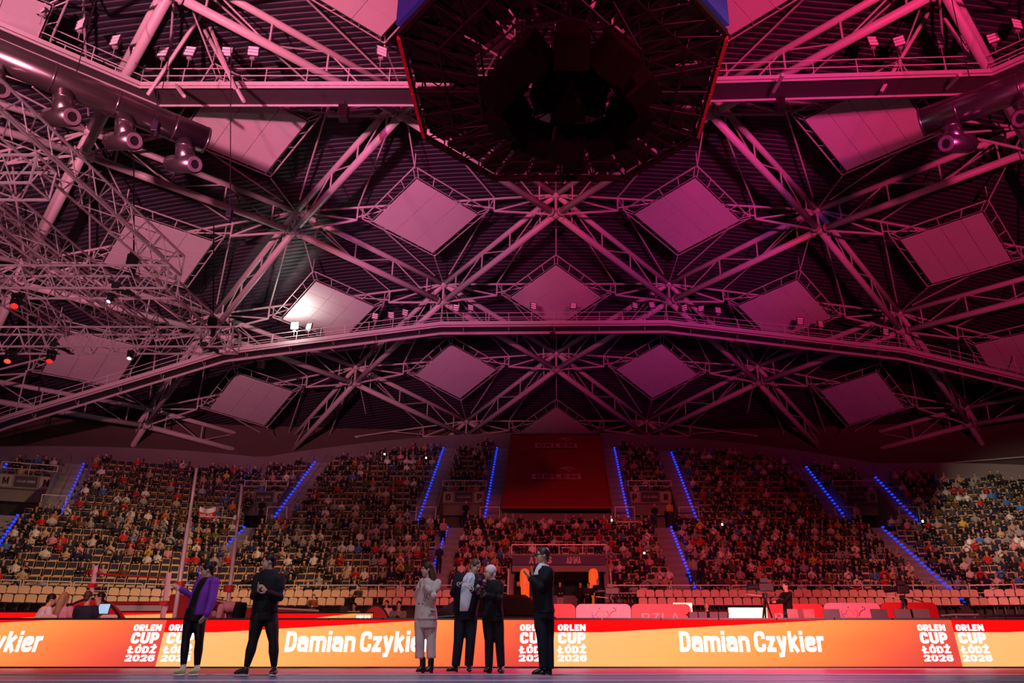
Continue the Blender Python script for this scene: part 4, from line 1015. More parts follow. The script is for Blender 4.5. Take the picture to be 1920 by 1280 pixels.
for seg in (LEF, CEN, RIG):
    for rw, (t, z) in enumerate(((-.85, 2.78), (-1.75, 2.32))):
        lo, hi = seg.rng(-1); x = lo + .2
        while x < hi:
            x += .51
            if seg is CEN and TUN[0] - .6 < x < TUN[1] + 1.6: continue
            if random.random() < .03: continue
            p = seg.pt(x, t, z); q = pix(p)
            if not -20 < q[0] < 1940: continue
            th = thing('plastic_seat', 'cream plastic seat, %s row below railing, %s' % (('upper', 'lower')[rw], zone(q[0])), 'seat', p - Vector((0, 0, .42)), 'cream plastic seats before the railing, %s row %s' % (('upper', 'lower')[rw], zone(q[0])))
            Mz = Matrix.Rotation(seg.ang + random.uniform(-.03, .03), 4, 'Z'); Mo = Matrix.Translation((0, 0, .42)) @ Mz
            inst('seat_back', cb_me, th, Mo); inst('seat_shell', cs_me, th, Mo @ Matrix.Translation((0, -.05, .03))); inst('seat_leg', cl_me, th, Mo); nseat += 1
    # platform steps
    lo, hi = seg.rng(-1); mb = MB(); mb2 = MB()
    for p_, q_ in ([(lo, TUN[0] - .3), (TUN[1] + .5, hi)] if seg is CEN else [(lo, hi)]):
        for t0, t1, z0, z1 in ((-1.35, -.12, 0, 2.36), (-2.3, -1.35, 0, 1.9)):
            mb.hexa([seg.pt(p_, t0, z0), seg.pt(q_, t0, z0), seg.pt(q_, t1, z0), seg.pt(p_, t1, z0)], [seg.pt(p_, t0, z1), seg.pt(q_, t0, z1), seg.pt(q_, t1, z1), seg.pt(p_, t1, z1)])
    tag(mb.build('seat_platform', mat('dark_platform', (.035, .025, .025), .7)), 'dark stepped platform carrying the cream seats of the ' + sname[seg], 'platform')
    lo, hi = seg.rng(0); x = max(lo, -24 if seg is CEN else lo); j = 0
    while x < hi - .5:
        L = min(3.4 if j % 3 else 2.3, hi - x); j += 1
        if seg is CEN and x < TUN[1] + .2 and x + L > TUN[0] - .2:
            if x < TUN[0] - .9: L = TUN[0] - .2 - x
            else: x = TUN[1] + .25; continue
        a, b = seg.pt(x + .06, -.05, 2.6), seg.pt(x + L - .06, -.05, 2.6); q = pix(a)
        if -150 < q[0] < 2000:
            th = thing('guard_rail', 'steel guard rail above the cream seats, %s' % zone(q[0]), 'railing', a, 'guard rail frames along the stand front ' + zone(q[0]))
            U = Vector((0, 0, .92))
            MB().tube(a + U, b + U, .035, 6).build('top_rail', RAILM, th); MB().tube(a + U * .55, b + U * .55, .02, 6).build('middle_rail', RAILM, th)
            for f in (0, .5, 1): p = a.lerp(b, f); MB().tube(p, p + U, .033, 6).build('post', RAILM, th)
        x += L
print('cream seats', nseat)

# ---- red banner on the upper centre block
BANM = mat('red_banner_cloth', (.30, .008, .014), .75, var=.12, scale=1.2); BANL = mat('banner_print_pink', (.62, .30, .32), .75)
n_u, n_v = 26, 30; bv = []
def banpt(u, v):
    x = BAN[0] + (BAN[1] - BAN[0]) * u; t = (NLOW + .2) * PITCH + v * (NUP - .9) * PITCH; k = t / PITCH
    return Vector((x, YF + t, row_z(NLOW) + .6 * (k - NLOW) + 1.0 + .03 * math.sin(u * 21) * math.sin(v * 3) + .025 * math.sin(v * 40)))
mb = MB()
for j in range(n_v + 1):
    for i in range(n_u + 1): mb.v.append(tuple(banpt(i / n_u, j / n_v)))
for j in range(n_v):
    for i in range(n_u): q = j * (n_u + 1) + i; mb.f.append((q, q + 1, q + n_u + 2, q + n_u + 1))
ban = mb.build('banner', BANM, None, True, banpt(.5, 0)); sd = ban.modifiers.new('thick', 'SOLIDIFY'); sd.thickness = .02
tag(ban, 'large red banner with two pale logos draped over the seats', 'banner')
def stroke(pts, wd):
    L = []; Rr = []
    for j, p in enumerate(pts):
        a, b = pts[max(j - 1, 0)], pts[min(j + 1, len(pts) - 1)]; d = Vector((b[0] - a[0], b[1] - a[1])).normalized(); w_ = wd[j] / 2
        L.append((p[0] - d.y * w_, p[1] + d.x * w_)); Rr.append((p[0] + d.y * w_, p[1] - d.x * w_))
    return L + Rr[::-1]
EAGLE = [stroke([(-.42, .24), (-.2, .34), (.1, .38), (.4, .33), (.66, .16), (.95, .08)], [.06, .10, .13, .15, .14, .02]), stroke([(-.75, .08), (-.5, .2), (-.2, .18), (.1, -.05), (.42, -.28)], [.02, .12, .15, .15, .16]), stroke([(-.05, .27), (.12, .25), (.26, .2)], [.02, .07, .02])]
def eagle(name, m, parent, M, s, flip=1):
    mb = MB()
    for pl in EAGLE: mb.prism([(x * flip * .62, z * .8) for x, z in pl], -.004, .004, Matrix.Scale(s, 3))
    return inst(name, mb.mesh(name, m), parent, M)
slope = math.atan2(.6, PITCH)
for vv, sc in ((.80, 1.0), (.36, 1.05)):
    Mb = Matrix.Translation(banpt(.5, vv) - OFF[ban] + Vector((0, -.06, .07))) @ Matrix.Rotation(slope - math.pi / 2, 4, 'X')
    b = inst('logo_bar', MB().box((0, 0, 0), (3.6 * sc, .015, .95)).mesh('logo_bar', BANL), ban, Mb); b_ = block_text('ORLEN', 'logo_lettering', BANM, 3.2 * sc, .68, .24, .1, .006)
    inst('logo_lettering', b_, b, Matrix.Translation((0, -.012, 0)))
    eagle('logo_bird', BANL, ban, Mb @ Matrix.Translation((.75 * sc, 0, 1.35)), 1.25 * sc)

# ---- tunnel entrance under the centre stand
tn = thing('tunnel_entrance', 'dark tunnel entrance with blue arena sign and guard rail above', 'entrance', (0.4, YF, 0))
x0, x1 = TUN[0], TUN[1]; zt = 5.15
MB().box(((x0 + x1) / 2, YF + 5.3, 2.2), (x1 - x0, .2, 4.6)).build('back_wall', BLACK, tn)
for x in (x0 - .1, x1 + .1):
    pl = [(0, 0), (5.4, 0), (5.4, 5.5), (1.2, 5.5), (0, 3.3)]
    MB().add([(x - .14, YF + p, q) for p, q in pl] + [(x + .14, YF + p, q) for p, q in pl], [tuple(range(5)), tuple(range(9, 4, -1))] + [(q, 5 + q, 5 + (q + 1) % 5, (q + 1) % 5) for q in range(5)]).build('side_wall', CONC, tn)
MB().box(((x0 + x1) / 2, YF + 2.6, zt - .05), (x1 - x0 + .3, 5.4, .25)).build('roof_slab', CONC, tn)
MB().box(((x0 + x1) / 2, YF - .1, 4.42), (x1 - x0 + .1, .12, .34)).build('lintel', CONC, tn)
sgn = MB().box(((x0 + x1) / 2, YF - .16, 4.88), (x1 - x0 + .1, .1, .52)).build('sign', mat('navy_sign', (.035, .02, .09), .6), tn)
LETP = mat('sign_letter_pink', (.55, .45, .55), .6)
for tx, px0, px1 in (('ATLAS', 992, 1034), ('ARENA', 1062, 1089)):
    a, b = P(px0, 1050, YF - .2), P(px1, 1050, YF - .2); me = block_text(tx, 'sign_lettering', LETP, b.x - a.x, .38, .22, .1)
    inst('sign_lettering', me, sgn, Matrix.Translation(Vector(((a.x + b.x) / 2, YF - .225, 4.88)) - OFF[tn]))
a, b = Vector((x0 - .1, YF - .05, 5.2)), Vector((x1 + .1, YF - .05, 5.2)); U = Vector((0, 0, .55))
MB().tube(a + U, b + U, .035, 6).build('top_rail', RAILM, tn)
for f in (0, .25, .5, .75, 1): p = a.lerp(b, f); MB().tube(p, p + U, .03, 6).build('rail_post', RAILM, tn)
for x in (x0 - .25, x1 + .3): MB().path([(x, YF - 1.8, .9), (x, YF - .1, 4.4)], .05).path([(x, YF - 1.8, .4), (x, YF - .1, 3.6)], .04).build('side_rail', RAILM, tn)
# orange inflatable columns
INF = mat('orange_inflatable', (.75, .10, .01), .5, emit=(1.0, .12, .01), strength=.55); WHT = mat('white_print', (.8, .78, .75), .6)
for lab, px in (('glowing orange inflatable column left of the tunnel, behind the man with glasses', 983), ('glowing orange inflatable column right of the tunnel', 1114)):
    p = P(px, 1150, 44.0); p.z = 0; th = thing('inflatable_column', lab, 'inflatable', p, 'orange inflatable columns at the tunnel')
    r_ = .26; e, f_ = Vector((1, 0, 0)), Vector((0, 1, 0))
    MB().loft([(p + Vector((0, 0, z)), e * r_ * k, f_ * r_ * k) for z, k in ((0, .9), (.15, 1), (3.9, 1), (4.08, .9), (4.18, .6), (4.22, .1))], 20).build('column', INF, th, True)
    MB().loft([(p, e * .4, f_ * .4), (p + Vector((0, 0, .12)), e * .36, f_ * .36)], 16).build('blower_base', BLACK, th)
    for z in (3.5, 2.2, 1.1):
        Mb = Matrix.Translation((0, -r_ - .01, z)); eagle('logo_bird', WHT, th, Mb @ Matrix.Translation((0, 0, .1)), .24)
        inst('logo_lettering', block_text('ORLEN', 'logo_lettering', WHT, .38, .1, .24, .1), th, Mb @ Matrix.Translation((0, 0, -.14)))
# ================================================================ LED BOARDS
def lin(r, g, b): return tuple(((c / 255) / 12.92 if c / 255 < .04045 else ((c / 255 + .055) / 1.055) ** 2.4) for c in (r, g, b))
def led_material(name, strength):
    m = bpy.data.materials.new(name); m.use_nodes = True; nt = m.node_tree; L = nt.links
    for n in list(nt.nodes): nt.nodes.remove(n)
    N = nt.nodes.new; out = N('ShaderNodeOutputMaterial'); em = N('ShaderNodeEmission'); em.inputs[1].default_value = strength
    uv = N('ShaderNodeUVMap'); sp = N('ShaderNodeSeparateXYZ'); L.new(uv.outputs[0], sp.inputs[0])
    def math_(op, a, b=None, c=None):
        n = N('ShaderNodeMath'); n.operation = op
        for i, x in enumerate((a, b, c)):
            if x is None: continue
            if isinstance(x, (int, float)): n.inputs[i].default_value = x
            else: L.new(x, n.inputs[i])
        return n.outputs[0]
    u, v = sp.outputs[0], sp.outputs[1]
    nz = N('ShaderNodeTexNoise'); nz.inputs['Scale'].default_value = 3.0; L.new(uv.outputs[0], nz.inputs['Vector'])
    t = math_('ADD', math_('SUBTRACT', u, math_('MULTIPLY', math_('SUBTRACT', v, .5), .16)), math_('MULTIPLY', math_('SUBTRACT', nz.outputs['Fac'], .5), .08))
    rp = N('ShaderNodeValToRGB'); L.new(t, rp.inputs[0]); e = rp.color_ramp.elements
    e[0].position = 0.0; e[0].color = (*lin(255, 186, 120), 1); e[1].position = 1.02; e[1].color = (*lin(222, 70, 62), 1)
    for p, c in ((.35, (255, 176, 98)), (.6, (255, 150, 76)), (.78, (250, 116, 64)), (.9, (238, 88, 64))):
        q = e.new(p); q.color = (*lin(*c), 1)
    h = N('ShaderNodeMapRange'); h.inputs[1].default_value = .14; h.inputs[2].default_value = .70; h.inputs[3].default_value = .27; h.inputs[4].default_value = 0.0; L.new(u, h.inputs[0])
    mask = math_('GREATER_THAN', v, math_('SUBTRACT', 1.0, h.outputs[0]))
    soft = N('ShaderNodeMapRange'); soft.inputs[3].default_value = 0; soft.inputs[4].default_value = 1
    mx = N('ShaderNodeMix'); mx.data_type = 'RGBA'; L.new(mask, mx.inputs[0]); L.new(rp.outputs[0], mx.inputs[6]); mx.inputs[7].default_value = (*lin(255, 12, 14), 1)
    # fine pixel rows of the screen
    wv = N('ShaderNodeTexWave'); wv.bands_direction = 'Y'; wv.inputs['Scale'].default_value = 14; wv.inputs['Distortion'].default_value = .6; L.new(uv.outputs[0], wv.inputs['Vector'])
    ln = math_('ADD', math_('MULTIPLY', wv.outputs['Fac'], .10), .94)
    ml = N('ShaderNodeMix'); ml.data_type = 'RGBA'; ml.blend_type = 'MULTIPLY'; ml.inputs[0].default_value = 1; L.new(mx.outputs[2], ml.inputs[6]); L.new(ln, ml.inputs[7])
    L.new(ml.outputs[2], em.inputs[0]); L.new(em.outputs[0], out.inputs[0]); return m
LED = led_material('led_screen_graphic', 1.15)
LEDW = mat('led_white_text', (1, 1, 1), .5, emit=(1.0, .97, .93), strength=1.6)
tilt = R(10.7); BH = .872; BY, BZ = 16.6, .03
def bp(x, h, off=0.0): return Vector((x, BY + math.sin(tilt) * h - math.cos(tilt) * off, BZ + math.cos(tilt) * h + math.sin(tilt) * off))
MT = Matrix.Rotation(-tilt, 4, 'X')
div = [-15.45, -7.69, -0.15, 7.96, 15.7]
lb = thing('led_board', 'long glowing orange and red perimeter screen showing white event logos and a name', 'led board', (0, BY, 0))
for j in range(4):
    n = 7
    for q in range(n):
        a = div[j] + (div[j + 1] - div[j]) * q / n; b = div[j] + (div[j + 1] - div[j]) * (q + 1) / n
        if b < -13 or a > 12: continue
        mb = MB(); w0 = [bp(a, 0), bp(b, 0), bp(b, BH), bp(a, BH)]
        mb.hexa(w0, [p + Vector((0, .10, 0)) for p in w0]); o = mb.build('screen_panel', LED, lb)
        uvl = o.data.uv_layers.new(name='UVMap')
        for li, lp in enumerate(o.data.loops):
            co = o.data.vertices[lp.vertex_index].co + OFF[lb]; uvl.data[li].uv = ((co.x - div[j]) / (div[j + 1] - div[j]), (co.z - BZ) / (BH * math.cos(tilt)))
        o.data.materials.append(BLACK)
        for p in o.data.polygons: p.material_index = 0 if p.index == 0 else 1
        MB().hexa([bp(a + .012, BH + .005), bp(b - .012, BH + .005), bp(b - .012, BH + .005) + Vector((0, .2, 0)), bp(a + .012, BH + .005) + Vector((0, .2, 0))], [bp(a + .012, BH + .04), bp(b - .012, BH + .04), bp(b - .012, BH + .04) + Vector((0, .2, 0)), bp(a + .012, BH + .04) + Vector((0, .2, 0))]).build('top_pad', BLACK, lb)
        if q % 2 == 0: MB().path([bp(a + .3, BH * .9) + Vector((0, .12, 0)), bp(a + .3, 0) + Vector((0, .55, 0)), bp(a + .3, 0) + Vector((0, .12, 0))], .02).build('support_foot', BLACK, lb)
MB().hexa([bp(-13, -.03), bp(12, -.03), bp(12, -.03) + Vector((0, .3, 0)), bp(-13, -.03) + Vector((0, .3, 0))], [bp(-13, -.002), bp(12, -.002), bp(12, -.002) + Vector((0, .3, 0)), bp(-13, -.002) + Vector((0, .3, 0))]).build('base_rail', BLACK, lb)
tx = {}
def led_text(s, xc, h0, h1, w_, off, space=.08):
    if ' ' in s:
        ws = s.split(' '); wd = [stroke_mesh(q, 'w', None, off, space)[1] for q in ws]; k = w_ / (sum(wd) + .30); x = xc - w_ / 2
        for q, d in zip(ws, wd): led_text(q, x + d * k / 2, h0, h1, d * k, off, space); x += (d + .30) * k
        return
    key = (s, w_)
    if key not in tx: tx[key] = block_text(s, 'lettering', LEDW, w_, (h1 - h0), off, space)
    inst('lettering', tx[key], lb, Matrix.Translation(bp(xc, (h0 + h1) / 2, .006) - OFF[lb]) @ MT)
for x0 in (-12.9, -5.26, 2.49): led_text('Damian Czykier', x0 + 1.44, .27, .655, 2.84, .205, .085)
for xc in (-8.03, -7.33, -.36, .39, 7.53, 8.29):
    led_text('ORLEN', xc, .665, .785, .55, .235, .09); led_text('CUP', xc, .425, .635, .54, .25, .09); led_text('ŁÓDŹ', xc, .245, .375, .55, .23, .10); led_text('2026', xc, .095, .215, .57, .225, .10)

# second boards behind
def rear_board(label, x0, x1, y0, Y, u0, u1, txt=None):
    a, b = P(x0, y0, Y), P(x1, y0, Y); th = thing('rear_led_board', label, 'led board', ((a.x + b.x) / 2, Y, 0)); n = max(1, round((b.x - a.x) / 1.1))
    for q in range(n):
        xa, xb = a.x + (b.x - a.x) * q / n, a.x + (b.x - a.x) * (q + 1) / n
        o = MB().box(((xa + xb) / 2, Y, a.z - .45), (xb - xa - .006, .08, .9)).build('screen_panel', LED, th); uvl = o.data.uv_layers.new(name='UVMap')
        for li, lp in enumerate(o.data.loops):
            co = o.data.vertices[lp.vertex_index].co + OFF[th]; f = (co.x - a.x) / (b.x - a.x); uvl.data[li].uv = (u0 + (u1 - u0) * f, (co.z - a.z + .9) / .9)
        o.data.materials.append(BLACK)
        for p in o.data.polygons: p.material_index = 0 if p.normal.y < -.8 else 1
        MB().box(((xa + xb) / 2, Y, a.z + .02), (xb - xa, .12, .04)).build('top_pad', BLACK, th)
    MB().box(((a.x + b.x) / 2, Y + .02, (a.z - .9) / 2), ((b.x - a.x) * .96, .06, max(.05, a.z - .9))).build('stand', BLACK, th)
    if txt:
        for s, px, py, w_, h in txt:
            p = P(px, py, Y); me = block_text(s, 'lettering', LEDW, w_, h, .28, .06); inst('lettering', me, th, Matrix.Translation(Vector((p.x, Y - .05, p.z)) - OFF[th]))
rear_board('small glowing orange screen board behind the standing athlete in black', 505, 700, 1150, 25, .05, .86, [('ORLEN', 682, 1157, .42, .12), ('CUP', 682, 1166, .42, .16)])
rear_board('pale orange screen board behind the seated officials at left', -40, 330, 1148, 23.5, .3, .62)

# ================================================================ INFIELD THINGS
def board(label, name, x0, x1, ytop, Y, m, r=.17, tilt_=8, h=1.32):
    a, b = P(x0, ytop, Y), P(x1, ytop, Y); w_ = b.x - a.x; th = thing(name, label, 'advertising board', ((a.x + b.x) / 2, Y, a.z - h))
    Mr = Matrix.Rotation(R(-tilt_), 4, 'X')
    bd = inst('panel', MB().prism(rounded(w_, h, r, 5), -.03, .03).mesh('panel', m), th, Mr)
    for x in (-w_ * .35, w_ * .35): MB().path([OFF[th] + Vector((x, .12, h * .7)), OFF[th] + Vector((x, .6, -(a.z - h))), OFF[th] + Vector((x, .05, -(a.z - h)))], .02).build('support', STEEL_D, th)
    return th, Mr, w_, h
RB = mat('red_board', (.62, .012, .018), .45); PB = mat('pink_board', (.78, .36, .46), .45); PT_ = mat('board_print_pale', (.85, .62, .64), .5)
LB_ = mat('logo_blue', (.10, .16, .55), .5); LO = mat('logo_orange', (.75, .25, .03), .5); LR = mat('logo_red', (.6, .02, .05), .5); LK = mat('logo_black', (.02, .015, .03), .5)
def arc(c, r, a0, a1, wd=.035, n=14):
    mb = MB(); pr = None
    for q in range(n + 1):
        t = R(a0 + (a1 - a0) * q / n); e = Vector((math.cos(t), 0, math.sin(t))); cur = [Vector((c[0], 0, c[1])) + e * (r - wd / 2) + Vector((0, s, 0)) for s in (-.004, .004)] + [Vector((c[0], 0, c[1])) + e * (r + wd / 2) + Vector((0, s, 0)) for s in (.004, -.004)]
        if pr: mb.hexa(pr, cur)
        pr = cur
    return mb
def lodz(th, Mr, xc, zc, s):
    Mo = Mr @ Matrix.Translation((xc, -.035, zc)) @ Matrix.Scale(s, 4)
    b = arc((-.66, .22), .30, 270, 350).box((-.66, 0, 0), (.035, .008, .34)).box((-.60, 0, -.165), (.14, .008, .035)); inst('logo_stroke', b.mesh('logo_stroke', LB_), th, Mo)
    inst('logo_ring', arc((-.22, .0), .2, 0, 360, .035, 28).mesh('logo_ring', LO), th, Mo)
    inst('logo_stroke', arc((.05, .0), .19, -75, 75).mesh('logo_stroke', LR), th, Mo)
    inst('logo_stroke', arc((.66, -.16), .36, 90, 180).box((.66, 0, .26), (.035, .008, .16)).mesh('logo_stroke', LK), th, Mo)
    for x in (-.25, .56): inst('logo_dot', arc((x, .33 + (.02 if x > 0 else 0)), .018, 0, 360, .036, 10).mesh('logo_dot', LK), th, Mo)
BYY = 27.0
board('plain red advertising board behind the man with glasses', 'advertising_board', 978, 1079, 1131, BYY, RB)
th, Mr, w_, h = board('pink advertising board with coloured city logo, left of the red one at centre', 'advertising_board', 1080, 1183, 1131, BYY, PB); lodz(th, Mr, .02, .99, .58)
th, Mr, w_, h = board('red advertising board with pale federation lettering at centre', 'advertising_board', 1184, 1296, 1131, BYY, RB); inst('lettering', block_text('PZLA', 'lettering', PT_, 1.22, .27, .13, .2, .004), th, Mr @ Matrix.Translation((-.02, -.035, .90)))
th, Mr, w_, h = board('red advertising board with pale federation lettering behind camera operator', 'advertising_board', 1432, 1546, 1131, BYY, RB); inst('lettering', block_text('PZLA', 'lettering', PT_, 1.22, .27, .13, .2, .004), th, Mr @ Matrix.Translation((-.02, -.035, .90)))
th, Mr, w_, h = board('pink advertising board with coloured city logo at right', 'advertising_board', 1546, 1652, 1129, BYY, PB); lodz(th, Mr, .02, .99, .58)
board('plain red advertising board behind the tripod camera at right', 'advertising_board', 1653, 1759, 1128, BYY, RB)
YS = mat('bright_yellow_screen', (1, .8, .4), .5, emit=(1.0, .72, .36), strength=2.6)
for lab, x0, x1, y0, Y in (('bright yellow-white lit screen left of the camera operator', 1366, 1437, 1139, 25.0), ('bright yellow lit screen half hidden behind the red lettered board', 1262, 1297, 1130, 30.0)):
    a, b = P(x0, y0, Y), P(x1, y0, Y); th = thing('lit_screen', lab, 'screen', ((a.x + b.x) / 2, Y, 0)); h = a.z - .35
    MB().box(((a.x + b.x) / 2, Y, .35 + h / 2), (b.x - a.x, .05, h)).build('display', YS, th); MB().box(((a.x + b.x) / 2, Y + .06, .35 + h / 2), (b.x - a.x + .04, .06, h + .03)).build('casing', BLACK, th)
    for x in (a.x + .1, b.x - .1): MB().box((x, Y + .1, .18), (.05, .3, .36)).build('foot', BLACK, th)

# half-round pop-up banners
def popup(label, x0, x1, ytop, Y, bird=False):
    a, b = P(x0, ytop, Y), P(x1, ytop, Y); w_ = b.x - a.x; h = a.z; th = thing('popup_banner', label, 'banner', ((a.x + b.x) / 2, Y, 0))
    pl = [(w_ / 2 * math.cos(R(q * 6)), h * math.sin(R(q * 6))) for q in range(31)]
    inst('cloth', MB().prism(pl, -.015, .015).mesh('cloth', RB), th, Matrix.Rotation(R(-6), 4, 'X')); 
    hp = MB(); 
    for q in range(30): hp.tube((pl[q][0], 0, pl[q][1]), (pl[q + 1][0], 0, pl[q + 1][1]), .035, 6)
    inst('hoop', hp.mesh('hoop', BLACK), th, Matrix.Rotation(R(-6), 4, 'X'))
    inst('cloth', MB().prism(pl, -.015, .015).mesh('cloth', RB), th, Matrix.Translation((0, .5, 0)) @ Matrix.Rotation(R(6), 4, 'X'))
    if bird: eagle('logo_bird', PT_, th, Matrix.Translation((.05, -.10, h * .62)) @ Matrix.Rotation(R(-6), 4, 'X'), .5)
popup('red half-round pop-up banner with black edge behind the seated officials', 84, 250, 1121, 19.8)
popup('red half-round pop-up banner with pale bird logo, left of the dark car', 664, 742, 1134, 27, True)

# vaulting mat, uprights and crossbar
MATR = mat('vault_mat_red', (.55, .02, .025), .6); MATW = mat('vault_mat_white', (.75, .66, .58), .6)
a = P(196, 1127, 27); b = P(322, 1127, 27)
vm = thing('vaulting_mat', 'red and white padded pole vault landing mat', 'mat', ((a.x + b.x) / 2, 27, 0))
hz = a.z
bevel(MB().box(((a.x + b.x) / 2, 28.2, hz - .06), (b.x - a.x, 2.6, .12)).build('top_cover', MATR, vm), .03)
bevel(MB().box(((a.x + b.x) / 2, 28.2, hz - .42), (b.x - a.x, 2.56, .6)).build('side_pad', MATW, vm), .03)
bevel(MB().box(((a.x + b.x) / 2, 28.2, (hz - .72) / 2), (b.x - a.x, 2.6, hz - .72)).build('base_pad', MATR, vm), .03)
inst('lettering', fit_text('polanik', 'lettering', mat('print_dark_red', (.3, .02, .03), .6), .5, .16, .012), vm, Matrix.Translation(Vector((P(257, 1134, 26.9).x, 26.9, hz - .38)) - OFF[vm]))
a2, b2 = P(322, 1112, 27), P(600, 1146, 27)
MB().add([(a2.x, 26.9, 0), (a2.x + 2.6, 26.9, 0), (b2.x, 26.9, 0), (b2.x, 26.9, b2.z), (a2.x + 2.6, 26.9, b2.z + .12), (a2.x + .35, 26.9, a2.z), (a2.x, 26.9, a2.z - .05)] + [(a2.x, 29.5, 0), (a2.x + 2.6, 29.5, 0), (b2.x, 29.5, 0), (b2.x, 29.5, b2.z), (a2.x + 2.6, 29.5, b2.z + .12), (a2.x + .35, 29.5, a2.z), (a2.x, 29.5, a2.z - .05)], [tuple(range(7)), tuple(range(13, 6, -1))] + [(q, 7 + q, 7 + (q + 1) % 7, (q + 1) % 7) for q in range(7)]).build('front_wedge', MATR, vm)
MB().bar((a2.x + .4, 26.86, a2.z - .02), (a2.x + 2.6, 26.86, b2.z + .14), .05, .06).bar((a2.x + 2.6, 26.86, b2.z + .14), (b2.x, 26.86, b2.z + .02), .05, .06).build('wedge_edge', MATW, vm)
UPW = mat('upright_white_metal', (.72, .62, .62), .4, .1); REDB = mat('red_collar', (.55, .02, .02), .5)
def upright(label, xb, yb, xt, yt, Y, r0, collar=None):
    a, b = P(xb, yb, Y), P(xt, yt, Y); d = (b - a).normalized(); base = a - d * (a.z / d.z); th = thing('vault_upright', label, 'upright', base)
    MB().tube(base, a.lerp(b, .5), r0, 8).build('lower_mast', UPW, th, True); MB().tube(a.lerp(b, .5), b, r0 * .72, 8).build('upper_mast', UPW, th, True)
    MB().box(base + Vector((0, 0, .06)), (.5, .9, .12)).build('base', REDB, th)
    if collar: c = P(*collar, Y - .02); MB().tube(c - Vector((0, 0, .09)), c + Vector((0, 0, .09)), .14, 10).build('collar', REDB, th)
upright('tall white vaulting upright left of the woman in purple jacket', 337, 1090, 369, 877, 22, .055, (336, 1097))
upright('tall white vaulting upright between the two athletes', 430, 1110, 454, 909, 23.5, .055, (429, 1103))
cb = MB().path([P(372, 968, 23), P(410, 969, 23.2), P(446, 972, 23.4)], .015).build('crossbar', UPW); tag(cb, 'thin crossbar held between the two tall uprights', 'crossbar')
a = P(441, 970, 23.3); o = MB().box(a, (.08, .08, .12)).build('bar_holder', WHT, None); tag(o, 'small white bar holder on the right tall upright', 'bar holder')
def hj(label, xb, yb, xt, yt, Y):
    a, b = P(xb, yb, Y), P(xt, yt, Y); d = (b - a).normalized(); base = a - d * (a.z / d.z); th = thing('high_jump_upright', label, 'upright', base)
    MB().tube(base, b, .065, 4).build('mast', mat('pink_white_mast', (.75, .5, .55), .5), th); MB().box(base + Vector((0, 0, .04)), (.5, .7, .08)).build('base', REDB, th)
    MB().box(a.lerp(b, .25), (.17, .15, .1)).build('clamp', REDB, th)
hj('short pink square upright behind the seated officials', 171, 1110, 180, 1060, 21.5); hj('short pink square upright left of the woman in purple', 306, 1150, 317, 1073, 19.5)
o = MB().tube(P(181, 1075, 21.4), P(314, 1084, 19.5), .02, 6).build('crossbar', REDB); tag(o, 'thin red crossbar between the two short pink uprights', 'crossbar')

# dark car behind the woman in beige
CARM = mat('dark_car_paint', (.035, .008, .012), .22, .3, var=.1); GLS = mat('dark_car_glass', (.01, .008, .01), .08)
cr = thing('parked_car', 'dark sport utility car parked behind the woman in beige and suited people', 'car', (0, 0, 0))
def ring_y(x, zs, hw): return [(x, -hw, zs[0]), (x, hw, zs[0])]
secs = [(0, .45, .62, .80, .70), (.12, .35, .82, .86, .80), (.9, .32, 1.02, .92, .84), (1.35, .32, 1.08, .93, .86), (2.1, .32, 1.10, .94, .88), (3.4, .32, 1.12, .94, .88), (4.2, .35, 1.10, .92, .84), (4.45, .45, .95, .84, .76)]
body = MB(); n = 8
for x, z0, z1, hw, hw2 in secs:
    for y_, z in ((-hw, z0), (-hw * 1.02, (z0 + z1) / 2), (-hw2, z1 - .04), (-hw2 * .85, z1), (hw2 * .85, z1), (hw2, z1 - .04), (hw * 1.02, (z0 + z1) / 2), (hw, z0)): body.v.append((x, y_, z))
for j in range(len(secs) - 1):
    for q in range(n): body.f.append((j * n + q, (j + 1) * n + q, (j + 1) * n + (q + 1) % n, j * n + (q + 1) % n))
body.f += [tuple(range(n)), tuple(range(len(secs) * n - 1, (len(secs) - 1) * n - 1, -1))]
cb_ = body.build('car_body', CARM, cr, True); ss = cb_.modifiers.new('sub', 'SUBSURF'); ss.levels = 1; ss.render_levels = 2
cab = MB(); cs_ = [(1.2, 1.08, .80), (2.0, 1.62, .66), (3.3, 1.66, .66), (4.25, 1.08, .76)]
for x, z, hw in cs_: cab.v += [(x, -hw, z), (x, hw, z)]
cab.v += [(1.2, -.8, 1.0), (1.2, .8, 1.0), (4.25, -.78, 1.0), (4.25, .78, 1.0)]
cab.f += [(0, 1, 3, 2), (2, 3, 5, 4), (4, 5, 7, 6), (0, 2, 4, 6, 10, 8), (1, 9, 11, 7, 5, 3)]
rf = cab.build('car_roof', CARM, cr)
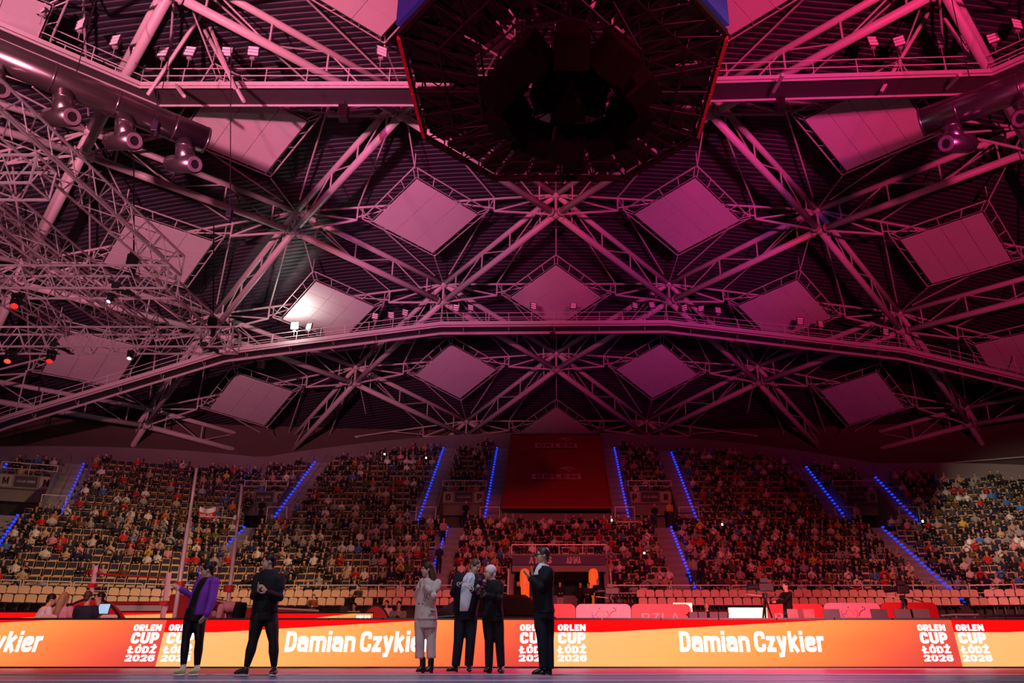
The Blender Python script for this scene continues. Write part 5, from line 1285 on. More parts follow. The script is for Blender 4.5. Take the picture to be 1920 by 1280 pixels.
for sg in (-1, 1):
    MB().hexa([(1.42, sg * .80, 1.12), (2.5, sg * .83, 1.14), (2.5, sg * .83, 1.14), (1.42, sg * .80, 1.12)], [(2.02, sg * .70, 1.55), (2.5, sg * .69, 1.58), (2.5, sg * .72, 1.58), (2.02, sg * .73, 1.55)]).build('side_window', GLS, cr)
    MB().hexa([(2.6, sg * .83, 1.14), (3.9, sg * .8, 1.14), (3.9, sg * .8, 1.14), (2.6, sg * .83, 1.14)], [(2.6, sg * .69, 1.58), (3.3, sg * .68, 1.58), (3.3, sg * .71, 1.58), (2.6, sg * .72, 1.58)]).build('side_window', GLS, cr)
    for x in (.85, 3.55):
        wh = MB().tube((x, sg * .72, .36), (x, sg * .95, .36), .36, 20).build('tyre', BLACK, cr); MB().tube((x, sg * .94, .36), (x, sg * .965, .36), .23, 12).build('rim', ALU, wh)
        MB().add(*(lambda m_: (m_.v, m_.f))(arc((x, .38), .43, 10, 170, .07))).build('wheel_arch', BLACK, cr).location.y = sg * .95
    MB().ell((.1, sg * .62, .72), (.1, .16, .07)).build('headlight', mat('headlamp_glass', (.5, .45, .45), .1), cr)
    MB().box((1.75, sg * .98, 1.12), (.14, .16, .12)).build('mirror', CARM, cr)
MB().hexa([(1.25, -.72, 1.12), (1.25, .72, 1.12), (1.3, .72, 1.10), (1.3, -.72, 1.10)], [(1.93, -.6, 1.58), (1.93, .6, 1.58), (1.98, .6, 1.56), (1.98, -.6, 1.56)]).build('windscreen', GLS, cr)
cr.location = P(742, 1200, 20.8); cr.location.z = 0; cr.rotation_euler.z = R(33)

# broadcast cameras on tripods
def tv_camera(label, px, py, Y, face=1, s=1.0):
    p = P(px, py, Y); base = Vector((p.x, Y, 0)); th = thing('broadcast_camera', label, 'camera', base)
    for a in (90, 210, 330): MB().tube(p + Vector((0, 0, -.18)), base + Vector((math.cos(R(a)) * .42, math.sin(R(a)) * .42, .02)), .03, 6).build('tripod_leg', BLACK, th)
    MB().tube(p + Vector((0, 0, -.22)), p + Vector((0, 0, -.08)), .07, 8).build('fluid_head', BLACK, th)
    M = Matrix.Rotation(R(25 * face), 3, 'Y') if False else Matrix.Identity(3)
    bevel(MB().box(p + Vector((.05 * face, 0, .08)), (.42 * s, .16, .24)).build('camera_body', BLACK, th), .02)
    MB().tube(p + Vector((-.15 * face, 0, .08)), p + Vector((-.48 * face, -.03, .07)), .07, 12, .09).build('lens', BLACK, th)
    MB().box(p + Vector((-.02 * face, -.08, .26)), (.22, .12, .12)).build('viewfinder', BLACK, th); MB().tube(p + Vector((.15 * face, 0, .2)), p + Vector((-.15 * face, 0, .32)), .018, 6).build('handle', BLACK, th)
    MB().tube(p + Vector((0, 0, -.1)), p + Vector((.55 * face, -.12, -.28)), .016, 6).build('pan_bar', BLACK, th)
    MB().tube(p + Vector((-.1, -.05, -.16)), p + Vector((-.55, -.1, -.12)), .012, 6).build('lens_cable', mat('pink_white_cable', (.7, .5, .5), .5), th)
tv_camera('television camera on tripod in front of the camera operator', 1433, 1106, 23.6)
tv_camera('television camera on tripod in front of the plain red board at right', 1690, 1110, 24.0, 1, .8)
tv_camera('dark television camera beside the tunnel, left of pale seats', 1145, 1112, 30, 1, 1.2)
# laptops and desks behind the board
SCR = mat('laptop_shell', (.03, .02, .022), .4); SCL = mat('laptop_lit', (.3, .5, .7), .3, emit=(.3, .55, .8), strength=.8)
def laptop(label, px, py, Y, w_=.36, lit=False, shell=SCR):
    p = P(px, py, Y); th = thing('laptop', label, 'laptop', p)
    M = Matrix.Rotation(R(-14), 3, 'X')
    MB().box(p + Vector((0, 0, .0)), (w_, .015, .25), M).build('screen_lid', shell, th); MB().box(p + Vector((0, -.13, -.125)), (w_, .25, .02)).build('keyboard_base', SCR, th)
    if lit: MB().box(p + Vector((0, -.012, 0)), (w_ * .9, .008, .21), M).build('display', SCL, th)
for lab, px, sh in (('dark laptop lid on the desk, right of the red board lettering', 1560, SCR), ('dark laptop lid in front of the pink city board', 1649, SCR), ('dark green laptop lid below the right television camera', 1693, mat('laptop_olive', (.06, .05, .04), .5)), ('dark laptop lid right of the right television camera', 1728, mat('laptop_olive', (.06, .05, .04), .5)), ('red-lit laptop lid below the camera operator', 1492, mat('laptop_red_lit', (.3, .03, .03), .4)), ('second red-lit laptop lid beside the camera operator', 1512, mat('laptop_red_lit', (.3, .03, .03), .4))):  # two lids have red light put into their colour
    laptop(lab, px, 1153, 17.4, .34, False, sh)
laptop('open laptop with lit screen in front of the seated officials', 195, 1141, 18.6, .26, True)
def desk(label, x0, x1, ytop, Y, m, fr=False):
    a, b = P(x0, ytop, Y), P(x1, ytop, Y); th = thing('desk', label, 'table', ((a.x + b.x) / 2, Y, 0))
    MB().box(((a.x + b.x) / 2, Y, a.z - .02), (b.x - a.x, .7, .04)).build('tabletop', m, th)
    for x in (a.x + .08, b.x - .08):
        for y_ in (-.28, .28): MB().tube((x, Y + y_, 0), (x, Y + y_, a.z - .03), .02, 6).build('leg', STEEL_D, th)
DW = mat('desk_top_dark', (.05, .04, .045), .5)
desk('dark desk with laptops behind the board, right of centre', 1470, 1740, 1160, 17.5, DW); desk('small desk behind the board at right edge', 1776, 1822, 1151, 21, mat('desk_metal', (.4, .36, .38), .4, .5))
desk('dark technical desk behind the board at the far right', 1850, 1960, 1152, 21, DW)
desk('desk of timing equipment left of bright screen', 1290, 1362, 1150, 22, DW)
desk('pale desk of the seated officials at left', 60, 250, 1160, 18.4, mat('desk_pale', (.6, .5, .48), .5))
for q, px in enumerate((1299, 1316, 1337, 1354)):
    p = P(px, 1153, 21.5); o = bevel(MB().box(p, (.22, .25, .16)).build('flight_case', mat('grey_violet_case', (.10, .06, .08), .5), None), .01); tag(o, 'small grey equipment case on the timing desk, %s from the left' % ordn[q], 'case', 'equipment cases on the timing desk')
for q, px in enumerate((88, 150, 202)):
    p = P(px, 1158, 17.6); o = bevel(MB().prism(rounded(.36, .42, .06), -.02, .02, Matrix.Rotation(R(-8), 3, 'X')).build('chair_back', mat('chair_pink', (.75, .45, .45), .5), None), .005); o.location = p - Vector((0, 0, .35)); tag(o, 'pale pink chair back behind the board, %s from the left' % ordn[q], 'chair', 'chairs of the seated officials')
# white-framed press desk in the stand
a, b = P(1156, 978, 55.5), P(1203, 978, 55.5); th = thing('press_desk', 'white framed press desk standing among the spectators right of the banner', 'table', a)
for p, q in ((a, b), (a, a - Vector((0, 0, .8))), (b, b - Vector((0, 0, .8))), (a.lerp(b, .5), a.lerp(b, .5) - Vector((0, 0, .8))), (a - Vector((0, 0, .25)), b - Vector((0, 0, .25)))): MB().bar(p, q + Vector((.001, 0, 0)), .07, .07).build('frame_bar', WHT, th)
# flag in the left stand
a = P(375, 949, 54.5); th = thing('flag', 'white and red flag with lettering hung in the left stand', 'flag', a)
fw = P(405, 949, 54.5).x - a.x
for j, (m_, z0, z1) in enumerate(((WHT, -.32, 0), (MATR, -.72, -.32))):
    mb = MB(); pr = None
    for q in range(9):
        x = fw * q / 8; yy = .06 * math.sin(q * 1.1); sag = -.16 * math.sin(math.pi * q / 8); cur = [a + Vector((x, yy, z0 + sag)), a + Vector((x, yy + .01, z0 + sag)), a + Vector((x, yy + .01, z1 + sag)), a + Vector((x, yy, z1 + sag))]
        if pr: mb.hexa(pr, cur)
        pr = cur
    mb.build('stripe', m_, th)
inst('lettering', block_text('POLAR', 'lettering', WHT, fw * .75, .22, .2, .1), th, Matrix.Translation((fw * .5, -.1, -.64)))
# ================================================================ PEOPLE
SKIN = mat('skin', (.52, .31, .23), .5, var=.06, scale=8)
def cloth(name, c, rough=.8): return mat(name, c, rough, var=.12, scale=7, bump=.15, spec=.25)
BLKC = cloth('black_cloth', (.006, .006, .007)); NVYC = cloth('navy_suit_cloth', (.009, .009, .017)); BEIGE = cloth('beige_suit_cloth', (.50, .42, .38)); PURP = cloth('purple_jacket_cloth', (.17, .03, .36), .6)
SHIRT = cloth('white_shirt_cloth', (.62, .64, .70)); HBRN = cloth('brown_hair', (.045, .018, .010), .5); HDRK = cloth('dark_hair', (.012, .008, .007), .5); HWHT = cloth('white_hair', (.74, .70, .66), .7); HBLD = cloth('blond_hair', (.32, .20, .10), .5)
SHBLK = mat('black_leather', (.012, .010, .011), .3); SHYEL = mat('pale_yellow_trainer', (.62, .56, .30), .6); SOLE = mat('trainer_sole', (.75, .70, .68), .6); LEGG = cloth('black_leggings', (.008, .005, .008), .6); TIE = cloth('dark_red_tie', (.06, .008, .015)); EYEM = mat('dark_eye', (.01, .008, .008), .2)
LEGB = cloth('leggings_black', (.007, .006, .009), .55)
def M2(crop):       # crop pixel -> photo pixel
    ox, oy, s = crop; return lambda x, y: (ox + x / s, oy + y / s)
CA, CB = M2((300, 1020, 4.923)), M2((740, 1020, 4.922))
class Fig:
    def __init__(s, label, crop, Y, base):
        s.c = crop; s.Y = Y; b = P(*crop(*base), Y); b.z = 0
        s.th = thing('person', label, 'person', b); s.o = b; s.n = 0
    def p(s, x, y, dy=0.0, z=None):
        q = P(*s.c(x, y), s.Y + dy)
        if z is not None: q.z = z
        return q
    def add(s, name, mb, m, vox=.009, sm=2, parent=None, ratio=.35):
        me = remeshed(mb, name, m, vox, sm, ratio); me.transform(Matrix.Translation(-s.o)); return link(name, me, parent or s.th, s.o)
    def raw(s, name, mb, m, smooth=False, parent=None): return mb.build(name, m, parent or s.th, smooth)
def eyes(f, c, face, s=1.0, parent=None):
    M = frame_of(face); mb = MB()
    for x in (-1, 1): MB().ell(Vector(c) + M @ Vector((x * .032 * s, .083 * s, .008 * s)), (.011 * s, .008 * s, .007 * s), M, 8, 6).build('eye', EYEM, f.th, True)
    MB().ell(Vector(c) + M @ Vector((0, .0905 * s, -.058 * s)), (.02 * s, .004 * s, .004 * s), M, 8, 5).build('mouth', mat('lip', (.25, .07, .06), .5), f.th, True)
def hair_cap(mb, c, face, s=1.0, thick=.012, back=.0, low=-.02):
    """short hair: shell over crown and back of the head"""
    M = frame_of(face); c = Vector(c); q = lambda x, y, z: c + M @ Vector((x * s, y * s, z * s))
    mb.ell(q(0, -.020, .040), ((.070 + thick) * s, (.086 + thick * .6) * s, (.080 + thick) * s), M, 16, 10)
    mb.ell(q(0, -.068, -.005 + low), (.058 * s, .034 * s, .062 * s), M, 12, 8)
    for x in (-1, 1): mb.ell(q(x * .070, -.002, .028), (.009 * s, .022 * s, .034 * s), M, 8, 6)

def build_person(f, spec):
    """spec of joints in world space; returns nothing, adds body and clothes"""
    J = spec; hc, face = J['head'], Vector(J['face']); hs = J.get('hs', 1.0)
    body = MB(); head(body, hc, face, hs, J.get('hup', (0, 0, 1)))
    nk = J['neck']; limb(body, [hc + Vector((0, 0, -.06)) - face * .02, nk], [.052, .058])
    side = J['side']; lv = J['torso']
    torso(body, [(c, hw * .9, hd * .9) for c, hw, hd in lv] + [(nk, .055, .05)], side)
    for a in J['arms']:
        sh, el, wr = a['s'], a['e'], a['w']; limb(body, [sh, el, wr], [.046, .036, .026])
        hand(body, wr, a['d'], a['n'], a.get('t', 1), J.get('hands', .95), a.get('curl', .2))
    for l in J['legs']: limb(body, [l['h'], l['k'], l['a']], [.08, .052, .036])
    f.add('body', body, SKIN, .008, 2, ratio=.5)
    eyes(f, hc, face, hs)

def sleeves(mb, arms, r, ext=.0):
    for a in arms: limb(mb, [a['s'], a['s'].lerp(a['e'], .5), a['e'], a['e'].lerp(a['w'], .55), a['w'].lerp(a['e'], .06)], [r[0], r[0] * .96, r[1], r[1] * .9, r[2]], 12)
def trousers(f, name, legs, hip, side, m, rad, upto=0.0):
    mb = MB(); c, hw, hd = hip
    torso(mb, [(c + Vector((0, 0, .10)), hw * .92, hd), (c, hw, hd * 1.03), (c - Vector((0, 0, .10)), hw * .93, hd)], side)
    for l in legs:
        a_ = l['a'] + (l['k'] - l['a']) * upto
        limb(mb, [l['h'], l['h'].lerp(l['k'], .5), l['k'], l['k'].lerp(a_, .4), a_], rad, 14, True)
    f.add(name, mb, m, .011, 3)

# --- woman in purple jacket --------------------------------------------------
f = Fig('woman in an open purple jacket, black top and leggings, reaching out one hand', CA, 12.6, (290, 1200)); p = f.p
L1 = dict(h=p(285, 660, -.02), k=p(238, 880, -.03), a=p(216, 1112, -.02)); L2 = dict(h=p(365, 660, .05), k=p(362, 900, .0), a=p(342, 1115, .05))
A1 = dict(s=p(378, 335, .16), e=p(292, 475, .10), w=p(196, 415, .0), d=p(95, 352, -.02) - p(196, 415, .0), n=(-.3, -.5, .7), t=-1, curl=.12)
A2 = dict(s=p(503, 352, -.10), e=p(478, 530, -.16), w=p(432, 648, -.2), d=p(352, 742, -.22) - p(432, 648, -.2), n=(-.9, .3, -.4), t=1, curl=.15)
tor = [(p(322, 655), .165, .12), (p(345, 560), .145, .105), (p(385, 450), .16, .11), (p(425, 360), .165, .10), (p(440, 318), .11, .075)]
sd = (.86, -.5, .05); hc = p(437, 238, -.02); fc = Vector((-.93, -.32, -.12))
build_person(f, dict(head=hc, face=fc, neck=p(445, 312, 0), side=sd, torso=tor, arms=[A1, A2], legs=[L1, L2], hs=.95))
mb = MB(); hair_cap(mb, hc, fc, .97); mb.ell(p(498, 182, .02), (.05, .05, .045)); mb.ell(p(475, 195, .01), (.05, .05, .05)); f.add('hair', mb, HDRK, .008, 1)
mb = MB(); torso(mb, [(c, hw * 1.0, hd * 1.0) for c, hw, hd in tor] + [(p(440, 300), .06, .055)], sd); f.add('black_top', mb, BLKC, .011, 2)
mb = MB(); sleeves(mb, [A1], (.064, .056, .05)); torso(mb, [(c + Vector((-.055, .055, 0)), hw * .52, hd * 1.12) for c, hw, hd in [tor[0]] + tor[1:4]], sd); mb.ell(A1['s'], (.075, .075, .075)); f.add('jacket_side', mb, PURP, .011, 3)
mb = MB(); sleeves(mb, [A2], (.072, .064, .055))
jk = [(p(388, 655, -.04), .085, .13), (p(408, 560, -.05), .085, .125), (p(440, 450, -.05), .09, .125), (p(475, 355, -.04), .08, .10), (p(470, 308, -.02), .05, .06)]
torso(mb, jk, sd); mb.ell(A2['s'], (.08, .08, .08)); f.add('jacket_side', mb, PURP, .011, 3)
mb = MB(); limb(mb, [p(400, 318, .06), p(438, 300, .08), p(478, 308, 0.0)], [.022, .026, .024]); f.add('jacket_collar', mb, PURP, .009, 1)
trousers(f, 'leggings', [L1, L2], (p(322, 650), .17, .125), sd, LEGB, [.098, .082, .06, .062, .044])
for l, (hx, tx_) in zip((L1, L2), ((232, 120), (358, 255))):
    mb = MB(); limb(mb, [l['a'] + Vector((0, 0, .03)), l['a'] + Vector((0, 0, -.07))], [.042, .042]); f.add('sock', mb, SOLE, .01, 1)
    hl, tt = p(hx, 1180, l['a'].y - f.Y, .03), p(tx_, 1200, l['a'].y - f.Y - .06, .03)
    mb = MB(); shoe(mb, hl, tt, .10, .05); s_ = f.add('trainer', mb, SHYEL, .008, 2)
    d = (tt - hl); mb = MB(); n_ = d.normalized().cross(Vector((0, 0, 1)))
    mb.loft([(hl + d * q + Vector((0, 0, z)), n_ * wq, Vector((0, 0, .014))) for q, wq, z in ((-.05, .03, -.012), (.1, .045, -.014), (.6, .05, -.014), (.95, .035, -.010), (1.02, .015, -.004))], 12); f.raw('sole', mb, SOLE, True, s_)
mb = MB(); mb.tube(p(436, 640, -.2), p(426, 655, -.205), .034, 10); f.raw('wrist_band', mb, mat('yellow_band', (.6, .35, .05), .5))

# --- athlete in black ---------------------------------------------------------
f = Fig('athlete in black jacket and leggings standing with legs apart, hands clasped', CA, 12.45, (930, 1215)); p = f.p
L1 = dict(h=p(905, 660, -.02), k=p(862, 885, -.04), a=p(800, 1130, -.02)); L2 = dict(h=p(1020, 660, .03), k=p(1048, 895, 0), a=p(1053, 1130, .03))
A1 = dict(s=p(905, 305, .0), e=p(868, 475, -.10), w=p(905, 445, -.28), d=p(905, 345, -.34) - p(905, 445, -.28), n=(.8, .3, 0), t=-1, curl=.2)
A2 = dict(s=p(1108, 315, .02), e=p(1105, 490, -.05), w=p(985, 445, -.27), d=p(915, 370, -.34) - p(985, 445, -.27), n=(-.6, .4, .3), t=1, curl=.25)
tor = [(p(965, 630), .185, .12), (p(972, 540), .17, .115), (p(990, 420), .19, .125), (p(1003, 320), .195, .115), (p(1010, 262), .13, .085)]
sd = (1, -.12, 0); hc = p(1002, 162, -.03); fc = Vector((-.93, -.36, -.02))
build_person(f, dict(head=hc, face=fc, neck=p(1008, 245, 0), side=sd, torso=tor, arms=[A1, A2], legs=[L1, L2]))
mb = MB(); hair_cap(mb, hc, fc, 1.0, .010); f.add('hair', mb, HDRK, .008, 1)
mb = MB(); torso(mb, [(c, hw * 1.1, hd * 1.15) for c, hw, hd in tor] + [(p(1008, 232), .075, .07)], sd); sleeves(mb, [A1, A2], (.074, .064, .05)); f.add('jacket', mb, BLKC, .011, 3)
mb = MB(); limb(mb, [p(975, 250, -.04), p(1010, 228, .03), p(1045, 250, -.03)], [.024, .03, .024]); f.add('jacket_collar', mb, BLKC, .009, 1)
trousers(f, 'leggings', [L1, L2], (p(965, 640), .185, .13), sd, LEGG, [.108, .098, .07, .074, .042])
for l, hx, hy, tx_, ty in ((L1, 815, 1180, 675, 1215), (L2, 1062, 1190, 1025, 1222)):
    mb = MB(); dy = l['a'].y - f.Y; hl, tt = p(hx, hy, dy, .03), p(tx_, ty, dy - (.05 if l is L1 else .22), .03); shoe(mb, hl, tt, .10, .05); s_ = f.add('trainer', mb, SHBLK, .008, 2)
    d = tt - hl; n_ = d.normalized().cross(Vector((0, 0, 1))); mb = MB(); mb.loft([(hl + d * q + Vector((0, 0, z)), n_ * wq, Vector((0, 0, .014))) for q, wq, z in ((-.05, .03, -.012), (.1, .045, -.014), (.6, .05, -.014), (.95, .035, -.010), (1.02, .015, -.004))], 12); f.raw('sole', mb, mat('pink_white_sole', (.6, .42, .42), .6), True, s_)

# --- woman in beige suit -------------------------------------------------------
f = Fig('woman in a beige trouser suit with long brown hair, clapping', CB, 13.65, (275, 1190)); p = f.p
L1 = dict(h=p(236, 720, 0), k=p(232, 890, -.02), a=p(255, 1100, 0)); L2 = dict(h=p(338, 720, .02), k=p(337, 890, 0), a=p(325, 1100, .02))
A1 = dict(s=p(255, 350, .14), e=p(203, 470, .10), w=p(238, 395, -.06), d=p(225, 295, -.10) - p(238, 395, -.06), n=(.9, .2, 0), t=-1, curl=.1)
A2 = dict(s=p(398, 355, -.06), e=p(362, 478, -.20), w=p(292, 392, -.20), d=p(258, 300, -.16) - p(292, 392, -.20), n=(-.8, .2, 0), t=1, curl=.12)
tor = [(p(288, 660), .185, .125), (p(285, 560), .16, .115), (p(300, 450), .165, .12), (p(325, 360), .165, .105), (p(322, 318), .10, .075)]
sd = (.9, -.42, 0); hc = p(300, 232, -.02); fc = Vector((-.93, -.34, -.05))
build_person(f, dict(head=hc, face=fc, neck=p(315, 310, 0), side=sd, torso=tor, arms=[A1, A2], legs=[L1, L2], hs=.97))
mb = MB(); hair_cap(mb, hc, fc, 1.0, .014); limb(mb, [p(330, 200, .0), p(350, 280, -.02), p(358, 360, -.06), p(350, 410, -.09)], [.07, .075, .058, .025]); limb(mb, [p(325, 215, .06), p(345, 300, .08), p(350, 370, .08)], [.05, .06, .03]); f.add('long_hair', mb, HBRN, .009, 2)
mb = MB(); torso(mb, [(p(288, 695), .205, .15)] + [(c, hw * 1.1, hd * 1.14) for c, hw, hd in tor] + [(p(320, 308), .07, .06)], sd); sleeves(mb, [A1, A2], (.064, .06, .044)); f.add('blazer', mb, BEIGE, .011, 3)
for pts in ([p(303, 335, -.10), p(278, 430, -.145), p(264, 520, -.145)], [p(320, 335, -.11), p(302, 430, -.155), p(272, 530, -.155)]):
    mb = MB(); limb(mb, pts, [.008, .014, .005]); f.add('lapel', mb, BEIGE, .006, 1)
for x, y in ((292, 488), (222, 548), (258, 550)): f.raw('button', MB().ell(p(x, y, -.20), (.012, .008, .012)), SHBLK, True)
f.raw('pocket_flap', MB().box(p(350, 600, -.17), (.13, .012, .035), Matrix.Rotation(.45, 3, 'Z')), BEIGE)
mb = MB(); c = p(287, 700)
torso(mb, [(c + Vector((0, 0, .08)), .175, .125), (c, .19, .135), (c - Vector((0, 0, .12)), .185, .125)], sd)
for l in (L1, L2): limb(mb, [l['h'], l['h'].lerp(l['k'], .5), l['k'], p(232 if l is L1 else 337, 985, 0), p(231 if l is L1 else 340, 1052, 0)], [.100, .088, .078, .076, .077], 14, True)
f.add('wide_trousers', mb, BEIGE, .011, 3)
for l, hx, tx_ in ((L1, 268, 192), (L2, 345, 272)):
    dy = l['a'].y - f.Y; hl, tt = p(hx, 1180, dy, .02), p(tx_, 1190, dy - .05, .02); mb = MB(); shoe(mb, hl, tt, .10, .045); limb(mb, [p(hx - 8, 1060, dy), p(hx - 10, 1150, dy)], [.05, .048]); mb.box(hl + Vector((-.01, 0, .012)), (.05, .05, .05)); f.add('ankle_boot', mb, SHBLK, .009, 2)

# --- man in navy suit -----------------------------------------------------------
f = Fig('man in navy suit and open white shirt turning his head to the right', CB, 13.6, (620, 1195)); p = f.p
L1 = dict(h=p(612, 650, 0), k=p(590, 890, -.04), a=p(562, 1135, -.02)); L2 = dict(h=p(708, 650, .04), k=p(700, 890, .0), a=p(682, 1135, .03))
A1 = dict(s=p(592, 300, -.02), e=p(545, 450, -.10), w=p(592, 372, -.30), d=p(650, 335, -.36) - p(592, 372, -.30), n=(.2, .3, -.9), t=-1, curl=.3)
A2 = dict(s=p(800, 310, .04), e=p(795, 470, -.02), w=p(712, 420, -.26), d=p(655, 385, -.34) - p(712, 420, -.26), n=(-.2, .3, -.9), t=1, curl=.3)
tor = [(p(655, 620), .18, .12), (p(665, 530), .17, .12), (p(682, 420), .195, .13), (p(700, 320), .21, .115), (p(705, 275), .12, .085)]
sd = (1, -.06, 0); hc = p(745, 205, -.04); fc = Vector((.70, -.55, -.38))
build_person(f, dict(head=hc, face=fc, neck=p(712, 268, 0), side=sd, torso=tor, arms=[A1, A2], legs=[L1, L2], hup=(.25, 0, 1)))
mb = MB(); hair_cap(mb, hc, fc, 1.0, .010); f.add('hair', mb, mat('brown_grey_hair', (.09, .045, .02), .5), .008, 1)
mb = MB(); torso(mb, [(p(648, 620, -.02), .14, .125), (p(650, 560, -.02), .14, .13), (p(668, 420, -.02), .16, .145), (p(690, 320, -.02), .15, .125), (p(705, 268, -.01), .07, .07)], sd); f.add('shirt', mb, SHIRT, .011, 2)
for pts in ([p(672, 262, -.06), p(668, 300, -.13), p(655, 350, -.155)], [p(728, 270, -.06), p(712, 305, -.13), p(690, 345, -.155)]):
    mb = MB(); limb(mb, pts, [.010, .015, .007]); f.add('shirt_collar', mb, SHIRT, .007, 1)
for sx_, xs_ in ((-1, (570, 582, 603, 622)), (1, (742, 752, 762, 768))):
    mb = MB(); torso(mb, [(p(xs_[0] + (10 if sx_ < 0 else -30), 635, .0), .085, .155), (p(xs_[1] + (8 if sx_ < 0 else -18), 530, 0), .085, .15), (p(xs_[2] + (0 if sx_ < 0 else -5), 420, 0), .09, .15), (p(xs_[3], 325, .0), .09, .125), (p(xs_[3] + (30 if sx_ < 0 else -20), 280, .02), .06, .08)], sd)
    sleeves(mb, [A1 if sx_ < 0 else A2], (.082, .07, .05)); f.add('jacket_side', mb, NVYC, .011, 3)
mb = MB(); torso(mb, [(p(660, 640, .09), .19, .06), (p(675, 450, .09), .2, .06), (p(700, 320, .08), .21, .06), (p(706, 272, .04), .1, .06)], sd); f.add('jacket_back', mb, NVYC, .011, 3)
for a in (A1, A2): f.raw('shirt_cuff', MB().tube(a['w'].lerp(a['e'], .05), a['w'] + Vector(a['d']).normalized() * .012, .043, 12), SHIRT, True)
trousers(f, 'trousers', [L1, L2], (p(655, 640), .185, .135), sd, NVYC, [.108, .098, .08, .076, .068], .05)
for l, hx, tx_, dd in ((L1, 580, 472, -.06), (L2, 690, 688, -.25)):
    dy = l['a'].y - f.Y; hl, tt = p(hx, 1180, dy, .03), p(tx_, 1195, dy + dd, .03); mb = MB(); shoe(mb, hl, tt, .085, .046); f.add('leather_shoe', mb, SHBLK, .008, 2)

# --- woman in black, short white hair ---------------------------------------------
f = Fig('person in black with short white hair holding a dark bouquet, between the two suited men', CB, 13.5, (910, 1200)); p = f.p
L1 = dict(h=p(862, 650, 0), k=p(872, 890, -.02), a=p(870, 1140, 0)); L2 = dict(h=p(945, 660, .03), k=p(968, 890, .02), a=p(983, 1135, .03))
A1 = dict(s=p(858, 365, .12), e=p(820, 480, .06), w=p(800, 440, -.14), d=p(765, 385, -.22) - p(800, 440, -.14), n=(.6, .5, .2), t=-1, curl=.35)
A2 = dict(s=p(968, 375, -.06), e=p(962, 505, -.16), w=p(850, 470, -.28), d=p(790, 440, -.32) - p(850, 470, -.28), n=(.1, .6, .6), t=1, curl=.35)
tor = [(p(905, 640), .17, .12), (p(905, 550), .15, .115), (p(908, 450), .165, .12), (p(912, 375), .165, .105), (p(905, 335), .10, .075)]
sd = (.92, -.38, 0); hc = p(878, 262, -.02); fc = Vector((-.95, -.28, -.06))
build_person(f, dict(head=hc, face=fc, neck=p(898, 330, 0), side=sd, torso=tor, arms=[A1, A2], legs=[L1, L2], hs=.97))
mb = MB(); hair_cap(mb, hc, fc, .98, .012); f.add('hair', mb, HWHT, .008, 1)
mb = MB(); torso(mb, [(p(905, 665), .185, .135)] + [(c, hw * 1.08, hd * 1.12) for c, hw, hd in tor] + [(p(902, 325), .065, .06)], sd); sleeves(mb, [A1, A2], (.076, .066, .048)); f.add('black_jacket', mb, BLKC, .011, 3)
trousers(f, 'trousers', [L1, L2], (p(905, 650), .175, .13), sd, BLKC, [.105, .095, .074, .07, .062], .04)
for l, hx, tx_, dd in ((L1, 885, 822, -.08), (L2, 995, 965, -.16)):
    dy = l['a'].y - f.Y; hl, tt = p(hx, 1180, dy, .03), p(tx_, 1200, dy + dd, .02); mb = MB(); shoe(mb, hl, tt, .085, .044); limb(mb, [p(hx - 10, 1130, dy), p(hx - 10, 1170, dy)], [.05, .046]); f.add('ankle_boot', mb, SHBLK, .008, 2)
bq = thing('bouquet', 'dark small bouquet held by the person with white hair', 'bouquet', p(780, 400, -.34)); rb = random.Random(3)
DF = mat('dark_flower', (.05, .01, .02), .7); PF = mat('pale_flower', (.35, .22, .22), .7)
for q in range(14): c = p(780 + rb.uniform(-32, 60), 385 + rb.uniform(-55, 60), -.36 + rb.uniform(-.05, .05)); MB().ell(c, (.035, .035, .03), None, 7, 5).build('flower', DF if q % 3 else PF, bq, True)
MB().tube(p(790, 420, -.34), p(805, 490, -.30), .025, 8).build('stems', mat('stem_green', (.03, .06, .02), .6), bq)

# --- man with glasses ---------------------------------------------------------------
f = Fig('tall man in black suit and glasses clapping with raised hands, right of the group', CB, 12.45, (1370, 1215)); p = f.p
L1 = dict(h=p(1345, 640, -.02), k=p(1365, 890, -.04), a=p(1378, 1150, -.02)); L2 = dict(h=p(1408, 640, .06), k=p(1418, 890, .03), a=p(1428, 1160, .03))
A1 = dict(s=p(1330, 235, .18), e=p(1290, 390, .16), w=p(1275, 300, .0), d=p(1255, 200, -.04) - p(1275, 300, .0), n=(.9, .3, 0), t=-1, curl=.1)
A2 = dict(s=p(1420, 255, -.14), e=p(1345, 400, -.22), w=p(1250, 310, -.16), d=p(1185, 240, -.13) - p(1250, 310, -.16), n=(-.3, .4, .9), t=1, curl=.15)
tor = [(p(1378, 610), .165, .135), (p(1368, 500), .165, .13), (p(1362, 380), .19, .14), (p(1378, 255), .20, .12), (p(1372, 200), .11, .085)]
sd = (.55, -.83, 0); hc = p(1365, 105, -.01); fc = Vector((-.97, -.22, -.02))
build_person(f, dict(head=hc, face=fc, neck=p(1370, 195, 0), side=sd, torso=tor, arms=[A1, A2], legs=[L1, L2], hs=1.02))
mb = MB(); hair_cap(mb, hc, fc, 1.03, .010); f.add('hair', mb, mat('dark_brown_hair', (.025, .014, .010), .5), .008, 1)
Mg = frame_of(fc); gl = MB()
for x in (-.036, .036): gl.add(*(lambda m_: ([hc + Mg @ (Vector((x, .102, .010)) + Vector((v[0], v[1], v[2]))) for v in m_.v], m_.f))(arc((0, 0), .024, 0, 360, .006, 14)))
for x in (-.062, .062): gl.tube(hc + Mg @ Vector((x, .10, .014)), hc + Mg @ Vector((x * 1.28, -.01, .014)), .004, 5)
